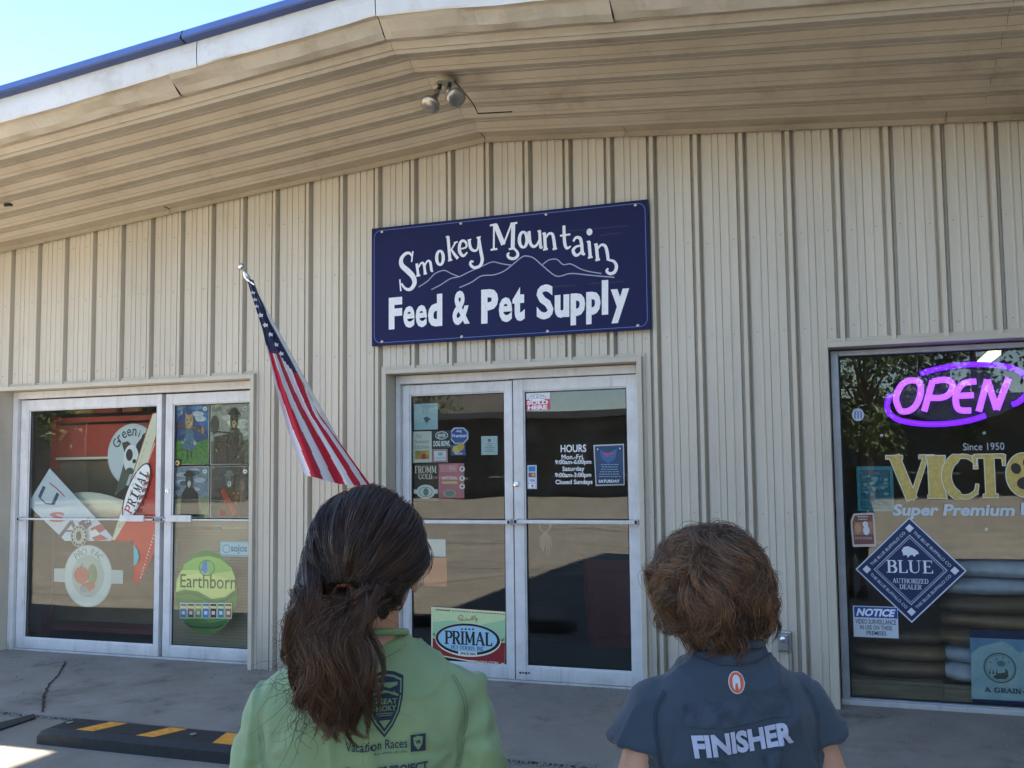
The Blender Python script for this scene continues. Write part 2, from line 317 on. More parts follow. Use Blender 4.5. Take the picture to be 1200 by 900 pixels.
# ================================================================ SETTING
M_ground = mat('lot_concrete', (.33, .29, .235), .85, var=.28, scale=1.3, bump=.35, bscale=55, detail=8)
M_walk = mat('sidewalk_concrete', (.37, .335, .29), .8, var=.22, scale=2.2, bump=.25, bscale=70, detail=9)
M_dark = mat('joint_dirt', (.035, .032, .03), .95, var=.4, scale=30)
M_wall = mat('cream_wall_paint', (.62, .56, .455), .42, var=.14, scale=1.1, bump=.06, bscale=9, stretch=(1, 1, .25), detail=6)
def weather(M, col, dirt, streak=(14, 14, .7), amount=.35, low=.45):
    """grime: vertical run-off streaks, blotches and splash dirt low down, all on the paint itself"""
    n = M.node_tree; b = n.nodes['Principled BSDF']; src = b.inputs['Base Color'].links[0].from_socket if b.inputs['Base Color'].links else None
    tc = n.nodes.new('ShaderNodeTexCoord'); mp = n.nodes.new('ShaderNodeMapping'); mp.inputs['Scale'].default_value = streak; n.links.new(tc.outputs['Object'], mp.inputs[0])
    nz = n.nodes.new('ShaderNodeTexNoise'); nz.inputs['Scale'].default_value = 1.0; nz.inputs['Detail'].default_value = 7; nz.inputs['Roughness'].default_value = .7; n.links.new(mp.outputs[0], nz.inputs['Vector'])
    r1 = n.nodes.new('ShaderNodeMapRange'); r1.inputs[1].default_value = .52; r1.inputs[2].default_value = .80; r1.inputs[3].default_value = 0; r1.inputs[4].default_value = amount; n.links.new(nz.outputs[0], r1.inputs[0])
    n2 = n.nodes.new('ShaderNodeTexNoise'); n2.inputs['Scale'].default_value = 2.4; n2.inputs['Detail'].default_value = 9; n2.inputs['Roughness'].default_value = .72; n.links.new(tc.outputs['Object'], n2.inputs['Vector'])
    r2 = n.nodes.new('ShaderNodeMapRange'); r2.inputs[1].default_value = .56; r2.inputs[2].default_value = .85; r2.inputs[4].default_value = amount; n.links.new(n2.outputs[0], r2.inputs[0])
    sp = n.nodes.new('ShaderNodeSeparateXYZ'); n.links.new(tc.outputs['Object'], sp.inputs[0]); r3 = n.nodes.new('ShaderNodeMapRange'); r3.inputs[1].default_value = .0; r3.inputs[2].default_value = low; r3.inputs[3].default_value = .8; r3.inputs[4].default_value = 0; n.links.new(sp.outputs[2], r3.inputs[0])
    m3 = n.nodes.new('ShaderNodeMath'); m3.operation = 'MULTIPLY'; n.links.new(r3.outputs[0], m3.inputs[0]); n.links.new(n2.outputs[0], m3.inputs[1])
    a1 = n.nodes.new('ShaderNodeMath'); a1.operation = 'ADD'; n.links.new(r1.outputs[0], a1.inputs[0]); n.links.new(r2.outputs[0], a1.inputs[1]); a2 = n.nodes.new('ShaderNodeMath'); a2.operation = 'ADD'; a2.use_clamp = True; n.links.new(a1.outputs[0], a2.inputs[0]); n.links.new(m3.outputs[0], a2.inputs[1])
    mx = n.nodes.new('ShaderNodeMix'); mx.data_type = 'RGBA'; n.links.new(a2.outputs[0], mx.inputs[0]); mx.inputs[6].default_value = (*col, 1); mx.inputs[7].default_value = (*dirt, 1)
    if src: n.links.new(src, mx.inputs[6])
    n.links.new(mx.outputs[2], b.inputs['Base Color'])
weather(M_wall, (.62, .56, .455), (.27, .22, .16), amount=.30); weather(M_walk, (.31, .285, .25), (.13, .115, .10), (1.2, 1.2, 1.2), .6, -1); weather(M_ground, (.33, .29, .235), (.14, .12, .10), (.5, .5, .5), .6, -1)
M_sof = mat('soffit_paint', (.58, .515, .405), .45, var=.14, scale=1.4, bump=.08, bscale=7, stretch=(.3, 1, 1), detail=6)
M_trim = mat('trim_paint', (.58, .525, .42), .45, var=.12, scale=3, bump=.05, bscale=14)
M_white = mat('white_fascia_metal', (.80, .80, .78), .35, var=.12, scale=1.5, bump=.12, bscale=4, detail=5)
M_blue = mat('blue_roof_trim', (.035, .070, .22), .35, var=.2, scale=2, bump=.08, bscale=6)
weather(M_sof, (.56, .485, .37), (.24, .19, .13), (.9, 6, 6), .35, -1)
M_alum = mat('white_door_frame', (.74, .73, .72), .38, var=.16, scale=7, bump=.04, bscale=30, detail=8)
weather(M_alum, (.74, .73, .72), (.26, .23, .20), (20, 20, 2), .40, .10); weather(M_white, (.8, .8, .78), (.4, .36, .30), (6, 6, 6), .4, -1)
M_alumg = mat('grey_window_frame', (.42, .45, .49), .35, metal=.2, var=.2, scale=8, detail=7)
M_chrome = mat('bright_metal', (.75, .75, .76), .18, metal=1)
M_steel = mat('dull_steel', (.45, .44, .42), .35, metal=.9)
M_black = mat('black_rubber', (.022, .022, .024), .75, var=.3, scale=20, bump=.2, bscale=200)
M_yel = mat('yellow_reflective', (.88, .36, .035), .5, var=.35, scale=30, detail=9)
M_in = mat('interior_paint', (.30, .26, .21), .7, var=.2, scale=3)
M_inf = mat('interior_floor', (.16, .13, .11), .5, var=.3, scale=5)
GLASS = glass_mat()

g = MB(); N = 24; xs = np.linspace(-260, 260, N+1)
for i in range(N):
    for j in range(N):
        k = len(g.v); g.add([(xs[i], xs[j], -.014), (xs[i+1], xs[j], -.014), (xs[i+1], xs[j+1], -.014), (xs[i], xs[j+1], -.014)], [(0, 1, 2, 3)])
tag(g.build('ground', M_ground), kind='structure')
# pavement slab in front of the shop with a broken front edge
mb = MB(); X = np.arange(-12, 3.61, .06); yf = -1.392
top = []; 
for x in X:
    n1 = noise.noise(Vector((x*6, 0, 3)))*.010+noise.noise(Vector((x*22, 5, 1)))*.006
    top.append((x, yf+n1, 0.0))
k = len(top)
v = top+[(p[0], .6, 0.0) for p in top]+[(p[0], p[1]-.004, -.03) for p in top]
f = [(i, i+1, k+i+1, k+i) for i in range(k-1)]+[(2*k+i, 2*k+i+1, i+1, i) for i in range(k-1)]
pav = mb.add(v, f).build('pavement', M_walk); tag(pav, kind='structure')
# the open joint along its edge, filled with dirt and gravel
mb = MB(); P = [(x, yf-.012+noise.noise(Vector((x*9, 2, 0)))*.006, -.0095) for x in X]; w = [abs(noise.noise(Vector((x*13, 9, 4))))*.03+.012 for x in X]
v = [(p[0], p[1]+ww, p[2]) for p, ww in zip(P, w)]+[(p[0], p[1]-ww*.8, p[2]) for p, ww in zip(P, w)]
mb.add(v, [(k+i, k+i+1, i+1, i) for i in range(k-1)])
tag(mb.build('pavement_joint', M_dark), kind='structure')
mb = MB()
for i in range(2600):
    x = rng.uniform(-6, 3); y = yf-.015+rng.normal()*.018; r = rng.uniform(.002, .006); mb.box(x-r, y-r*.8, -.012, x+r, y+r*.8, -.012+r*1.3)
for i in range(900):
    x = rng.uniform(-6.5, 3); y = -.02-abs(rng.normal())*.5; r = rng.uniform(.0015, .0045)
    if y > -1.36: mb.box(x-r, y-r, .0005, x+r, y+r*.7, r*1.2)
tag(mb.build('joint_gravel', mat('gravel', (.3, .28, .25), .9, var=.4, scale=40)), kind='stuff')
def crack(pts, w, z, jag=.012, name='ground_crack'):
    P = np.array(pts, float); Q = []
    for i in range(len(P)-1):
        n_ = max(2, int(np.linalg.norm(P[i+1]-P[i])/.02))
        for j in range(n_): Q.append(P[i]+(P[i+1]-P[i])*j/n_)
    Q.append(P[-1]); Q = np.array(Q); Q += np.array([[noise.noise(Vector((a*31, b*31, 7)))*jag, noise.noise(Vector((a*29, b*33, 2)))*jag] for a, b in Q])
    ww = [w*(.35+1.1*abs(noise.noise(Vector((a*17, b*19, 1))))) for a, b in Q]
    v, f = g_line(Q, ww); mbx = MB().add([(a, b, z) for a, b in v], f); return tag(mbx.build(name, M_dark), kind='structure')
cp = [atg(*q)[:2] for q in [(77, 775), (70, 790), (57, 803), (52, 815), (50, 835)]]
crack(cp, .028, .004)
crack([atg(*q)[:2] for q in [(0, 832), (20, 835), (42, 837)]], .012, -.010)
for a, b, c_ in (((-9, -2.6), (-4.2, -2.75), .02), ((-8, -6), (2, -6.2), .04), ((-5, -3.2), (-1.2, -9), .03), ((0, -12), (-9, -14), .05), ((2, -9), (-6, -20), .05), ((-14, -9), (3, -10.4), .05)):
    crack([a, ((a[0]+b[0])/2+.2, (a[1]+b[1])/2+.15), b], c_, -.010, .06)

# ================================================================ THE STORE
store = tag(empty('store_building', (-1.16, 0, 0)), 'cream ribbed metal shop with low gable roof, glass doors and blue roof edge', 'building')
SO = (-1.16, 0, 0)
def sb(mb, name, m, parent=None, **kw):
    """part of the store, given in world coordinates"""
    par = parent or store; o = mb.build(name, m, par, **kw); o.location = (-SO[0], 0, 0) if par is store else (0, 0, 0); return o
FTm = .3048; XR = lambda k: (k-18.762)*FTm
SL = .087; APX = -1.16
zwall = lambda x: 3.952-SL*abs(x-APX)
OPEN = [(-5.80, -3.165, 2.255), (-1.985, -.045, 2.235), (1.185, 3.55, 2.262)]
G = .13
def wall_sheet(x0, x1):
    pts = []
    k0 = math.floor(x0/FTm+18.762)-1
    for k in range(k0, k0+7):
        c = XR(k)
        for dx, dy in ((-.040, 0), (-.0385, .034), (-.0255, .034), (-.0125, -.022), (.0125, -.022), (.0255, .034), (.0385, .034), (.040, 0), (.092, 0), (.097, -.005), (.106, -.005), (.111, 0), (.150, 0), (.1508, .009), (.1545, .009), (.1555, 0), (.194, 0), (.199, -.005), (.208, -.005), (.213, 0)):
            pts.append((c+dx, dy))
    pts = [p for p in pts if x0-1e-6 <= p[0] <= x1+1e-6]
    def yat(x):
        for a, b in zip(pts, pts[1:]):
            if a[0] <= x <= b[0]: return a[1]+(b[1]-a[1])*(x-a[0])/(b[0]-a[0]+1e-9)
        return 0
    for e in (APX,)+tuple(q for o_ in OPEN for q in o_[:2]):
        if x0 < e < x1: pts.append((e, yat(e)))
    pts = sorted(set(pts)); mb = MB()
    for a, b in zip(pts, pts[1:]):
        if b[0]-a[0] < 1e-5: continue
        xm = (a[0]+b[0])/2; zb = -.015
        for o_ in OPEN:
            if o_[0] < xm < o_[1]: zb = o_[2]
        mb.add([(a[0], a[1], zb), (b[0], b[1], zb), (b[0], b[1], zwall(b[0])+.06), (a[0], a[1], zwall(a[0])+.06)], [(0, 1, 2, 3)])
        if zb > 0: mb.add([(a[0], a[1], zb), (a[0], .05, zb), (b[0], .05, zb), (b[0], b[1], zb)], [(0, 1, 2, 3)])
    return mb
ks = list(range(-13, 32, 3))
for k in ks:
    x0, x1 = XR(k)-.040, min(XR(k+3)-.040, 3.6)
    if x1 <= x0: break
    o = sb(wall_sheet(x0, x1), 'wall_panel', M_wall)
    o.location.y = 0.0006*(k % 2)
# screw heads along the girt line
mb = MB()
for k in range(-10, 30):
    for z in (3.0, 2.38, 1.2 if not (k < 10) else 3.45):
        for dx in (.07, .235):
            x = XR(k)+dx+rng.uniform(-.01, .01)
            if z < 2.3 and any(a-.05 < x < b+.05 for a, b, _ in OPEN): continue
            mb.lathe((x, -.0, z+rng.uniform(-.01, .01)), [(.004, 0), (.004, .003), (.002, .004)], 6, (0, -1, 0))
o = sb(mb, 'panel_screws', mat('screw_grey', (.25, .23, .2), .5)); o['kind'] = 'stuff'
# soffit panels: run along the slope, ribs parallel to the wall
YS0, YS1 = -.02, -1.425
zs = lambda x, y: 3.955+.075*(-y/1.42)-SL*abs(x-APX)
def soffit_panel(xa, xb, ya, yb, dz=0):
    prof = []
    y = ya; pitch = .235
    nr = int(round((ya-yb)/pitch)); pitch = (ya-yb)/nr
    for i in range(nr):
        b = ya-i*pitch
        for d, h in ((0, 0), (.044, 0), (.046, -.005), (.050, -.005), (.052, 0), (.100, 0), (.106, -.046), (.124, -.047), (.142, -.026), (.144, -.033), (.152, -.033), (.178, 0), (.206, 0), (.208, -.005), (.212, -.005), (.214, 0)):
            prof.append((b-d*pitch/.235, h))
    prof.append((yb, 0)); mb = MB(); n_ = max(1, int(abs(xb-xa)/.25)); X_ = np.linspace(xa, xb, n_+1)
    v = [(x, p[0], zs(x, p[0])+p[1]+dz+.003*noise.noise(Vector((x*1.3, p[0]*3, 5)))) for x in X_ for p in prof]; k = len(prof)
    f = [(i*k+j, i*k+j+1, (i+1)*k+j+1, (i+1)*k+j) for i in range(n_) for j in range(k-1)]
    return mb.add(v, f)
for xa, xb in ((-9.2, -5.0), (-4.999, APX-.001), (APX+.001, 2.162), (2.1635, 3.6)):
    sb(soffit_panel(xa, xb, YS0, -.73, .004 if xa > 0 else 0), 'soffit_panel', M_sof); sb(soffit_panel(xa, xb, -.728, YS1), 'soffit_panel', M_sof)
# black gap above the soffit joints
for xs_ in (APX, 2.163, -4.998):
    sb(MB().box(xs_-.03, YS1, zs(xs_, -.7)+.06, xs_+.03, 0, zs(xs_, -.7)+.07), 'joint_backing', M_dark)
# angle trim where soffit meets wall, in lengths with seams
def slope_strip(xa, xb, prof, name, m, wob=0, seed=0, step=.12, close=False):
    n_ = max(1, int(abs(xb-xa)/step)); X_ = np.linspace(xa, xb, n_+1); mb = MB(); k = len(prof)
    v = []
    for x in X_:
        for j, (y, z) in enumerate(prof):
            w_ = wob[j] if hasattr(wob, '__len__') else wob
            n1 = noise.noise(Vector((x*2.1, j*.7, seed)))+.6*noise.noise(Vector((x*6.3, j*.7, seed+3)))
            v.append((x, y+w_*n1*.5, z-SL*abs(x-APX)+w_*n1))
    kk = k if close else k-1
    f = [(i*k+j, (i+1)*k+j, (i+1)*k+(j+1) % k, i*k+(j+1) % k) for i in range(n_) for j in range(kk)]
    if close: f += [tuple(range(k-1, -1, -1)), tuple(n_*k+j for j in range(k))]
    mb.add(v, f); return sb(mb, name, m)
tr = [(-.155, 3.962), (-.152, 3.925), (-.03, 3.912), (-.034, 3.875), (-.044, 3.866)]
segs = [-9.2, -3.98, -2.54, APX, -.10, 1.95, 3.6]
for i, (a, b) in enumerate(zip(segs, segs[1:])):
    slope_strip(a+.004, b-.002, [(y, z+.0+(.003 if i % 2 else 0)) for y, z in tr], 'eave_trim', M_sof, wob=.0025, seed=i)
# crumpled return flashing, white fascia, blue roof edge
segs = [-9.2, -5.6, -2.62, APX, .22, 1.65, 3.6]
for i, (a, b) in enumerate(zip(segs, segs[1:])):
    slope_strip(a, b-.006, [(-1.527, 4.12), (-1.50, 4.098), (-1.455, 4.045), (-1.42, 4.02), (-1.36, 4.032)], 'return_flashing', M_sof, wob=(.004, .016, .017, .012, .002), seed=11+i, step=.045)
segs = [-9.2, -6.0, -2.40, APX, .75, 3.6]
for i, (a, b) in enumerate(zip(segs, segs[1:])):
    slope_strip(a+.003, b-.003, [(-1.51, 4.125), (-1.53, 4.108), (-1.535, 4.12), (-1.54, 4.20), (-1.536, 4.268), (-1.50, 4.272)], 'fascia', M_white, wob=(.003, .010, .007, .003, .001, 0), seed=31+i, step=.06)
segs = [-9.3, -5.9, -2.47, APX-.02]
for i, (a, b) in enumerate(list(zip(segs, segs[1:]))+[(APX-.02, 1.5), (1.5, 3.6)]):
    slope_strip(a, b-.012, [(-1.515, 4.262), (-1.585, 4.275), (-1.59, 4.285), (-1.578, 4.33), (-1.56, 4.345), (-1.535, 4.350), (-1.50, 4.356)], 'roof_edge_trim', M_blue, wob=(.001, .003, .003, .002, .002, .001, 0), seed=51+i)
# roof deck with standing ribs (blue), seen only from elsewhere
mb = MB(); 
for sg in (-1, 1):
    x1 = APX+sg*(8.05 if sg < 0 else 4.75); z0 = 4.345; z1 = z0-SL*abs(x1-APX)
    mb.add([(APX, -1.52, z0), (x1, -1.52, z1), (x1, 9, z1), (APX, 9, z0), (APX, -1.52, z0-.05), (x1, -1.52, z1-.05), (x1, 9, z1-.05), (APX, 9, z0-.05)], [(0, 1, 2, 3), (7, 6, 5, 4), (1, 5, 6, 2), (3, 2, 6, 7), (0, 4, 5, 1)])
sb(mb, 'roof', M_blue)
# ---------------- openings
def reveal(o_, name='opening_trim'):
    a, b, zt = o_; mb = MB(); y0, y1 = -.037, .2
    mb.box(a-.022, y0, -.012, a+.012, y1, zt+.022); mb.box(b-.012, y0, -.012, b+.022, y1, zt+.022); mb.box(a+.0122, y0+.0005, zt-.014, b-.0122, y1-.001, zt+.0215)
    mb.box(a-.045, y0+.031, -.012, a-.0225, y0+.035, zt+.045)
    mb.box(a-.0224, y0+.031, zt+.0222, b+.0224, y0+.035, zt+.045); mb.box(b+.0225, y0+.031, -.012, b+.045, y0+.035, zt+.045)
    return sb(mb, name, M_trim, bevel=.002)
for o_ in OPEN: reveal(o_)
def frame_ring(x0, x1, z0, z1, ws, y0, y1, mb=None):
    """ws = left, right, bottom, top widths"""
    l, r, bo, t = ws; mb = mb or MB()
    mb.box(x0, y0, z0, x0+l, y1, z1); mb.box(x1-r, y0, z0, x1, y1, z1)
    mb.box(x0+l+.0005, y0+.001, z1-t, x1-r-.0005, y1-.001, z1-.0005)
    if bo: mb.box(x0+l+.0005, y0+.001, z0+.0005, x1-r-.0005, y1-.001, z0+bo)
    return mb
def pane(x0, x1, z0, z1, y, parent):
    return sb(MB().box(x0, y, z0, x1, y+.006, z1), 'glass_pane', GLASS, parent)
# left double unit: wide leaf and narrow leaf
mb = frame_ring(-5.785, -3.178, .0, 2.238, (.055, .05, 0, .062), G-.03, G+.07); mb.box(-5.73, G-.02, -.002, -3.23, G+.07, .012)
frL = sb(mb, 'door_frame', M_alum, bevel=.003)
def leaf(x0, x1, z0, z1, ws, y, name='door_leaf', m=M_alum):
    mb = frame_ring(x0, x1, z0, z1, ws, y, y+.045); l, r, bo, t = ws
    # glazing beads
    frame_ring(x0+l-.002, x1-r+.002, z0+bo-.002, z1-t+.002, (.012, .012, .012, .012), y+.009, y+.036, mb)
    o = sb(mb, name, m, bevel=.0025); pane(x0+l+.004, x1-r-.004, z0+bo+.004, z1-t-.004, y+.020, o)
    sb(frame_ring(x0+l+.0105, x1-r-.0105, z0+bo+.0105, z1-t-.0105, (.006, .006, .006, .006), y+.014, y+.0195), 'rubber_gasket', M_black, o)
    return o
L1 = leaf(-5.722, -4.184, .014, 2.166, (.088, .05, .085, .088), G)
L2 = leaf(-4.150, -3.235, .014, 2.164, (.072, .062, .085, .085), G+.008)
def pushbar(parent, x0, x1, z, y, plates=(), r=.013):
    mb = MB(); mb.box(x0, y-.045, z-r, x1, y-.028, z+r)
    for x in (x0, x1): mb.box(x-.012, y-.05, z-.018, x+.012, y+.004, z+.018)
    sb(mb, 'push_bar', M_alum, parent, bevel=.003)
    for x in (x0+.001, x1-.001): sb(MB().box(x-.008, y-.0525, z-.012, x+.008, y-.0502, z+.012), 'bar_end_cap', M_black, parent)
    for a, b, c_, d in plates: sb(MB().box(a, y-.056, c_, b, y-.0452, d), 'push_plate', M_alum, parent, bevel=.003)
pushbar(L1, -5.67, -4.20, 1.128, G, [(-4.55, -4.30, 1.112, 1.165)], r=.007)
pushbar(L2, -4.13, -3.25, 1.128, G+.008, [(-4.085, -3.83, 1.112, 1.165)], r=.007)
sb(MB().lathe((-4.115, G+.008, 1.36), [(.016, 0), (.016, .01), (.009, .012)], 16, (0, -1, 0)), 'lock_cylinder', M_chrome, L2)
# centre doors
mb = frame_ring(-1.968, -.062, .0, 2.215, (.035, .035, 0, .06), G-.035, G+.07); mb.box(-1.93, G-.02, -.002, -.1, G+.07, .012)
frC = sb(mb, 'door_frame', M_alum, bevel=.003)
C1 = leaf(-1.930, -1.036, .014, 2.146, (.058, .058, .088, .075), G)
C2 = leaf(-1.026, -.100, .014, 2.150, (.078, .068, .092, .082), G-.004)
sb(MB().box(-1.93, G-.033, 2.150, -1.05, G-.005, 2.178), 'door_closer', M_alumg, frC, bevel=.003)
pushbar(C1, -1.86, -1.052, 1.126, G); pushbar(C2, -1.0, -.112, 1.130, G-.004)
sb(MB().lathe((-1.006, G-.004, 1.395), [(.019, 0), (.019, .012), (.011, .014)], 18, (0, -1, 0)), 'lock_cylinder', M_chrome, C2)
mb = MB()
for i in range(4): mb.box(-1.0+i*.022, G-.0062, .056+.004*(i % 2), -.985+i*.022, G-.0044, .070)
sb(mb, 'scratch_marks', M_dark, C2)
# big window on the right
mb = frame_ring(1.205, 3.53, .0, 2.238, (.048, .05, .036, .034), G-.02, G+.06)
wR = sb(mb, 'window_frame', M_alumg, bevel=.003); pane(1.257, 3.476, .04, 2.20, G+.015, wR)
sb(MB().box(1.2, G-.045, -.004, 3.54, G-.0205, .030), 'window_sill', M_alum, wR, bevel=.004)
sb(frame_ring(1.2535, 3.4795, .0365, 2.2035, (.009, .009, .009, .009), G+.002, G+.012), 'rubber_gasket', M_black, wR)
# interior shell
mb = MB(); mb.add([(-9, .2, .003), (3.6, .2, .003), (3.6, 7, .003), (-9, 7, .003)], [(0, 1, 2, 3)]); sb(mb, 'interior_floor', M_inf)
mb = MB(); mb.add([(-9, 7, 0), (3.6, 7, 0), (3.6, 7, 3.2), (-9, 7, 3.2)], [(0, 1, 2, 3)]); mb.add([(-9, .2, 0), (-9, 7, 0), (-9, 7, 3.2), (-9, .2, 3.2)], [(0, 1, 2, 3)]); mb.add([(3.6, .2, 0), (3.6, 7, 0), (3.6, 7, 3.2), (3.6, .2, 3.2)], [(3, 2, 1, 0)])
for a, b in ((-9, -5.79), (-3.17, -1.97), (-.06, 1.205), (3.53, 3.6)): mb.add([(a, .201, 0), (b, .201, 0), (b, .201, 3.2), (a, .201, 3.2)], [(3, 2, 1, 0)])
for a, b, z in OPEN: mb.add([(a, .201, z-.02), (b, .201, z-.02), (b, .201, 3.2), (a, .201, 3.2)], [(3, 2, 1, 0)])
sb(mb, 'interior_wall', M_in)
mb = MB(); mb.add([(-9, .2, 3.2), (3.6, .2, 3.2), (3.6, 7, 3.2), (-9, 7, 3.2)], [(3, 2, 1, 0)]); sb(mb, 'interior_ceiling', M_in)
mb = MB().box(-9.05, -.001, -.01, -9.0, 9, 3.3); mb.box(-9, 8.95, -.01, 3.6, 9, 3.3); sb(mb, 'end_wall', M_wall)
# ================================================================ SURROUNDINGS (seen in the glass)
wing = tag(empty('neighbouring_building', (8, -4, 0)), 'tall cream metal building standing beyond the right edge of the shop front', 'building')
mb = MB().box(-4.35, -4.0, -.02, 4, 12, 5.98); o = mb.build('wall', M_wall, wing)
mb = MB().box(-4.42, -4.1, 5.98, 4.1, 12.1, 6.13); mb.build('roof', M_blue, wing)
far = tag(empty('low_building', (-8, -34, 0)), 'long low dark flat roofed building across the parking lot', 'building')
M_far = mat('dark_brown_siding', (.10, .085, .075), .7, var=.3, scale=1.5)
MB().box(-16, -5, -.02, 22, 5, 3.35).build('wall', M_far, far); MB().box(-16.4, -5.4, 3.35, 22.4, 5.6, 3.62).build('roof', mat('grey_roof', (.16, .15, .15), .6), far)
for i in range(13):
    w = MB().box(-14.5+i*2.8, 5.0, .9, -12.9+i*2.8, 5.04, 2.4).build('window', mat('far_glass', (.05, .06, .07), .08), far)
    MB().box(-14.6+i*2.8, 5.0, .82, -12.8+i*2.8, 5.08, .9).build('sill', M_trim, w)
bdrop = tag(empty('backdrop', (-45, -34, 0)), 'added dark brown warehouse left of the low building across the lot', 'building')  # added dark block, keeps bright sky out of the left panes' reflections
MB().box(-32, -6, -.02, 27.2, 6, 8.2).build('wall', M_far, bdrop); MB().box(-32.3, -6.3, 8.2, 27.5, 6.3, 8.5).build('roof', MATS['grey_roof'], bdrop)
for i in range(5): MB().box(-24+i*10, 6.0, 0, -20+i*10, 6.05, 3.8).build('roller_door', mat('roller_grey', (.13, .12, .11), .5), bdrop)
M_bark = mat('bark', (.10, .075, .055), .9, var=.4, scale=6, bump=.5, bscale=20)
LEAF = [mat('leaf_dark', (.035, .06, .02), .6), mat('leaf_mid', (.055, .09, .028), .6), mat('leaf_light', (.09, .13, .04), .6)]
def tree(x, y, h, r, seed, label, n=4200):
    rg = np.random.default_rng(seed); t = tag(empty('broadleaf_tree', (x, y, 0)), label, 'tree', 'trees across the parking lot')
    mb = MB(); mb.tube([(0, 0, -.05), (.05, .05, h*.25), (-.05, 0, h*.5), (.05, .1, h*.8)], [.24, .18, .13, .05], 8)
    cl = []
    for i in range(26):
        z = h*rg.uniform(.30, .98); a = rg.uniform(0, 6.28); rad = r*rg.uniform(.2, 1)*math.sqrt(max(.08, 1-((z/h-.6)/.45)**2)); c = np.array([rad*math.cos(a), rad*math.sin(a), z]); cl.append((c, r*rg.uniform(.22, .42)))
        mb.tube([(0, 0, z*.6), c*np.array([.5, .5, .9]), c], [.06, .035, .012], 5)
    mb.build('trunk', M_bark, t)
    ci = rg.integers(0, len(cl), n); V = []; Fc = []; mi = []
    for k in range(n):
        c, rr = cl[ci[k]]; d = rg.normal(size=3); d /= np.linalg.norm(d); p = c+d*rr*rg.uniform(.4, 1.05); u = rg.normal(size=3); u /= np.linalg.norm(u); w = np.cross(u, rg.normal(size=3)); w /= np.linalg.norm(w); s = rg.uniform(.07, .16)
        o = len(V); V += [tuple(p-u*s), tuple(p+w*s*.5), tuple(p+u*s), tuple(p-w*s*.5)]; Fc.append((o, o+1, o+2, o+3)); mi.append(int(rg.integers(0, 3)))
    mb = MB(); mb.v = V; mb.f = Fc; mb.mi = mi; mb.build('crown', LEAF, t)
tree(-19.5, -30, 8.5, 3.6, 1, 'tall broad tree left of the low building across the lot')
tree(-24.5, -26, 10, 4.2, 2, 'biggest tree farthest left across the parking lot', 5200)
tree(1.2, -26, 6.6, 2.4, 3, 'smaller tree in front of the right end of the low building')
tree(4.0, -30, 6.0, 2.2, 4, 'short tree right of the utility pole across the lot')
tree(-1.8, -41, 9.0, 3.2, 5, 'tree rising behind the low building')
tree(9.5, -28, 9.0, 3.5, 6, 'tall tree farthest right across the parking lot')
for i_, (x_, y_, h_, r_) in enumerate(((-31, -21, 9.5, 4.2), (-38, -26, 10.5, 4.6), (-46, -22, 11, 4.8), (-55, -30, 12, 5.2), (-34, -33, 9, 4), (-66, -26, 12, 5.4))):
    tree(x_, y_, h_, r_, 20+i_, ('dense tree at the left border of the lot', 'high tree in the left row of trees by the lot', 'wide tree in the left row of trees by the lot', 'distant wide tree at the far left of the lot', 'tree behind the left row by the lot', 'most distant tree left of the lot')[i_], 3600)
pole = tag(empty('utility_pole', (5.0, -29, 0)), 'wooden utility pole with crossarm among the trees across the lot', 'utility pole')
MB().tube([(0, 0, -.05), (0, 0, 8.5)], [.14, .10], 10).build('post', M_bark, pole); MB().box(-.9, -.06, 7.7, .9, .06, 7.85).build('crossarm', M_bark, pole)
# parked cars across the lot
def car(x, y, rz, col, label):
    t = tag(empty('parked_car', (x, y, 0), rz), label, 'car'); m = mat('car_paint_'+col[1:], col, .25); gl = mat('car_glass', (.02, .025, .03), .05); ru = M_black
    prof = [(-2.2, .35), (-2.25, .6), (-2.15, .85), (-1.3, .95), (-.75, 1.40), (.7, 1.45), (1.5, 1.0), (2.1, .92), (2.2, .6), (2.15, .35)]
    mb = MB(); n = len(prof); v = []
    for y_, s in ((-.85, .94), (-.80, 1), (.80, 1), (.85, .94)): v += [(p[0]*s, y_, (p[1]-.35)*s+.35) for p in prof]
    mb.add(v, [(r*n+i, r*n+(i+1) % n, (r+1)*n+(i+1) % n, (r+1)*n+i) for r in range(3) for i in range(n)]+[tuple(range(n-1, -1, -1)), tuple(3*n+i for i in range(n))]); mb.build('body', m, t, bevel=.05)
    for s in (-1, 1): MB().add([(-1.15, s*.862, .97), (1.3, s*.862, 1.0), (.65, s*.862, 1.36), (-.70, s*.862, 1.32)], [(0, 1, 2, 3)]).build('side_window', gl, t)
    MB().add([(1.47, -.68, 1.03), (1.47, .68, 1.03), (.75, .62, 1.44), (.75, -.62, 1.44)], [(0, 1, 2, 3)]).build('windscreen', gl, t)
    for a in (-1.35, 1.35):
        for s in (-1, 1):
            w = MB().lathe((a, s*.74, .33), [(.33, -.1), (.33, .1), (.2, .12)], 18, (0, s, 0)).build('wheel', ru, t); MB().lathe((a, s*.74, .33), [(.2, .1), (.18, .13)], 14, (0, s, 0)).build('rim', M_steel, w)
    for s in (-1, 1): MB().box(2.08, s*.6-.15, .62, 2.2, s*.6+.15, .78).build('headlight', M_chrome, t)
car(-2.5, -26, math.radians(95), '#33363c', 'dark grey car parked before the low building')

